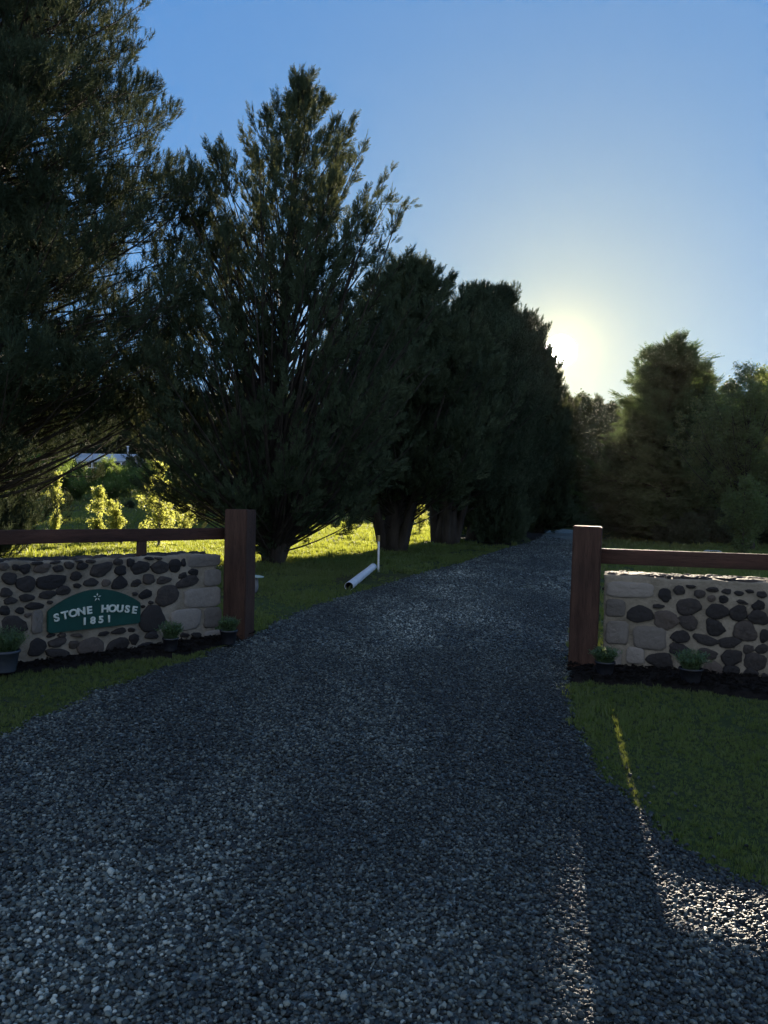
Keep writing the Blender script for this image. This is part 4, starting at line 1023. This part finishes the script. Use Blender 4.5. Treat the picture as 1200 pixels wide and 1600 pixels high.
sapC = make_tree('sapling', 'large leafy sunlit sapling left of left gate post', 'sapling', zloc(atY(248, 840, 24).x, 24), 2.55,
          [(0, .2), (.2, .55), (.4, .72), (.6, .55), (.8, .28), (1, .08)], 66, 83, 'bigleaf', 'sapling', 'bark_pale', elev=(30, 60), plume=.45, pw=.16, per=7, ss=.22, trunk_r=.03, inner=.6, zmin=.12, up=.1, limb_r=.005, lobes=.4, group=GS)
dup(sapC, zloc(atY(288, 840, 30).x, 30), 2, (.7, .7, .8), 'softer sunlit sapling behind the large leafy one, next to the cypress', GS)
dup(sapA, zloc(atY(85, 840, 26).x, 26), 1.4, (.8, .8, 1.25), 'thin sparse sapling with pale stem near the left edge', GS)
dup(sapC, zloc(atY(470, 840, 36).x, 36), 5, .8, 'low sunlit sapling seen through the cypress stems', GS)
dup(sapC, zloc(atY(655, 840, 40).x, 40), 5.5, .75, 'low sunlit sapling between the two thick conifer trunks', GS)

# ------------------------------------------------------------------ sun, sky, haze
SUN_PX = (875, 549)
sd = ray(*SUN_PX); elev = math.asin(sd.z); az = math.atan2(sd.x, sd.y)
sun_d = bpy.data.lights.new('sun', 'SUN'); sun = bpy.data.objects.new('sun', sun_d); C.objects.link(sun)
sun_d.energy = 5.0; sun_d.angle = R(.53); sun_d.color = (1, .86, .66)
sun.rotation_euler = (-sd).to_track_quat('-Z', 'Y').to_euler()
w = bpy.data.worlds.new('World'); scene.world = w; w.use_nodes = True
nt = w.node_tree; nt.nodes.clear()
o = nt.nodes.new('ShaderNodeOutputWorld'); bg = nt.nodes.new('ShaderNodeBackground'); sk_ = nt.nodes.new('ShaderNodeTexSky')
sk_.sky_type = 'NISHITA'; sk_.sun_disc = False; sk_.sun_elevation = elev; sk_.sun_rotation = az
sk_.air_density = 1.0; sk_.dust_density = .15; sk_.ozone_density = 3.0; sk_.altitude = 300
bg.inputs[1].default_value = .065
sp3 = nt.nodes.new('ShaderNodeSeparateColor'); cb3 = nt.nodes.new('ShaderNodeCombineColor'); nt.links.new(sk_.outputs[0], sp3.inputs[0])
for k_, (pw_, am_) in enumerate(((.45, .365), (.35, .82), (.25, 1.75))):
    p_ = nt.nodes.new('ShaderNodeMath'); p_.operation = 'POWER'; p_.inputs[1].default_value = pw_; nt.links.new(sp3.outputs[k_], p_.inputs[0])
    m_ = nt.nodes.new('ShaderNodeMath'); m_.operation = 'MULTIPLY'; m_.inputs[1].default_value = am_; nt.links.new(p_.outputs[0], m_.inputs[0])
    nt.links.new(m_.outputs[0], cb3.inputs[k_])
nt.links.new(cb3.outputs[0], bg.inputs[0])
# the sun's own disc and the bright air round it, as part of the sky
tc = nt.nodes.new('ShaderNodeTexCoord'); dp = nt.nodes.new('ShaderNodeVectorMath'); dp.operation = 'DOT_PRODUCT'
nt.links.new(tc.outputs['Generated'], dp.inputs[0]); dp.inputs[1].default_value = sd
ac = nt.nodes.new('ShaderNodeMath'); ac.operation = 'ARCCOSINE'; nt.links.new(dp.outputs['Value'], ac.inputs[0])
def mr(a, b, c, d, typ='SMOOTHSTEP'):
    x = nt.nodes.new('ShaderNodeMapRange'); x.interpolation_type = typ
    for k_, v_ in zip((1, 2, 3, 4), (a, b, c, d)): x.inputs[k_].default_value = v_
    nt.links.new(ac.outputs[0], x.inputs[0]); return x.outputs[0]
def em(colr, s):
    b = nt.nodes.new('ShaderNodeBackground'); b.inputs[0].default_value = (*colr, 1); nt.links.new(s, b.inputs[1]); return b.outputs[0]
def add(a, b):
    x = nt.nodes.new('ShaderNodeAddShader'); nt.links.new(a, x.inputs[0]); nt.links.new(b, x.inputs[1]); return x.outputs[0]
disc = em((1, .95, .82), mr(R(1.0), R(1.2), 7, 0))
def expo(k_, amp):
    a_ = nt.nodes.new('ShaderNodeMath'); a_.operation = 'MULTIPLY'; a_.inputs[1].default_value = -1 / R(k_); nt.links.new(ac.outputs[0], a_.inputs[0])
    b_ = nt.nodes.new('ShaderNodeMath'); b_.operation = 'EXPONENT'; nt.links.new(a_.outputs[0], b_.inputs[0])
    c_ = nt.nodes.new('ShaderNodeMath'); c_.operation = 'MULTIPLY'; c_.inputs[1].default_value = amp; nt.links.new(b_.outputs[0], c_.inputs[0]); return c_.outputs[0]
gl1 = em((1, .78, .36), expo(1.3, .30)); gl2 = em((1, .70, .25), expo(8, .10))
fill_glow = em((1, .86, .58), mr(R(65), R(125), 0, .10))      # warm fill added to the sky behind the viewer to lift the shade
for k_, am_ in ((1, .10), (2, .48)):      # the blue washes out of the sky towards the low sun
    l_ = cb3.inputs[k_].links[0].from_socket; e_ = expo(16, am_)
    q_ = nt.nodes.new('ShaderNodeMath'); q_.operation = 'SUBTRACT'; q_.inputs[0].default_value = 1; nt.links.new(e_, q_.inputs[1])
    r_ = nt.nodes.new('ShaderNodeMath'); r_.operation = 'MULTIPLY'; nt.links.new(l_, r_.inputs[0]); nt.links.new(q_.outputs[0], r_.inputs[1])
    nt.links.new(r_.outputs[0], cb3.inputs[k_])
s_ = add(add(bg.outputs[0], disc), add(gl1, add(gl2, fill_glow)))
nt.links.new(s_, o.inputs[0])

HAZE = True
if HAZE:
    mb = MB(); mb.box(-950, 950, -70, 1250, -2.0, 60)
    hm, hnt, hout = mat('haze_air'); pv = hnt.nodes.new('ShaderNodeVolumePrincipled')
    pv.inputs['Color'].default_value = (.72, .72, .68, 1); pv.inputs['Density'].default_value = .00005; pv.inputs['Anisotropy'].default_value = .66
    hnt.links.new(pv.outputs[0], hout.inputs['Volume'])
    tag(obj('haze', mb.mesh('haze'), hm), kind='stuff', label='thin bright evening haze in the air', cat='haze')

scene.view_settings.view_transform = 'Standard'; scene.view_settings.look = 'None'; scene.view_settings.gamma = 1
scene.view_settings.exposure = 2.2
cy = scene.cycles
cy.max_bounces = 5; cy.diffuse_bounces = 2; cy.glossy_bounces = 2; cy.transmission_bounces = 3; cy.volume_bounces = 0; cy.transparent_max_bounces = 4
cy.use_denoising = True; cy.denoiser = 'OPENIMAGEDENOISE'; cy.denoising_input_passes = 'RGB_ALBEDO_NORMAL'
cy.use_adaptive_sampling = True; cy.adaptive_threshold = .015
cy.caustics_reflective = False; cy.caustics_refractive = False; cy.sample_clamp_indirect = 4
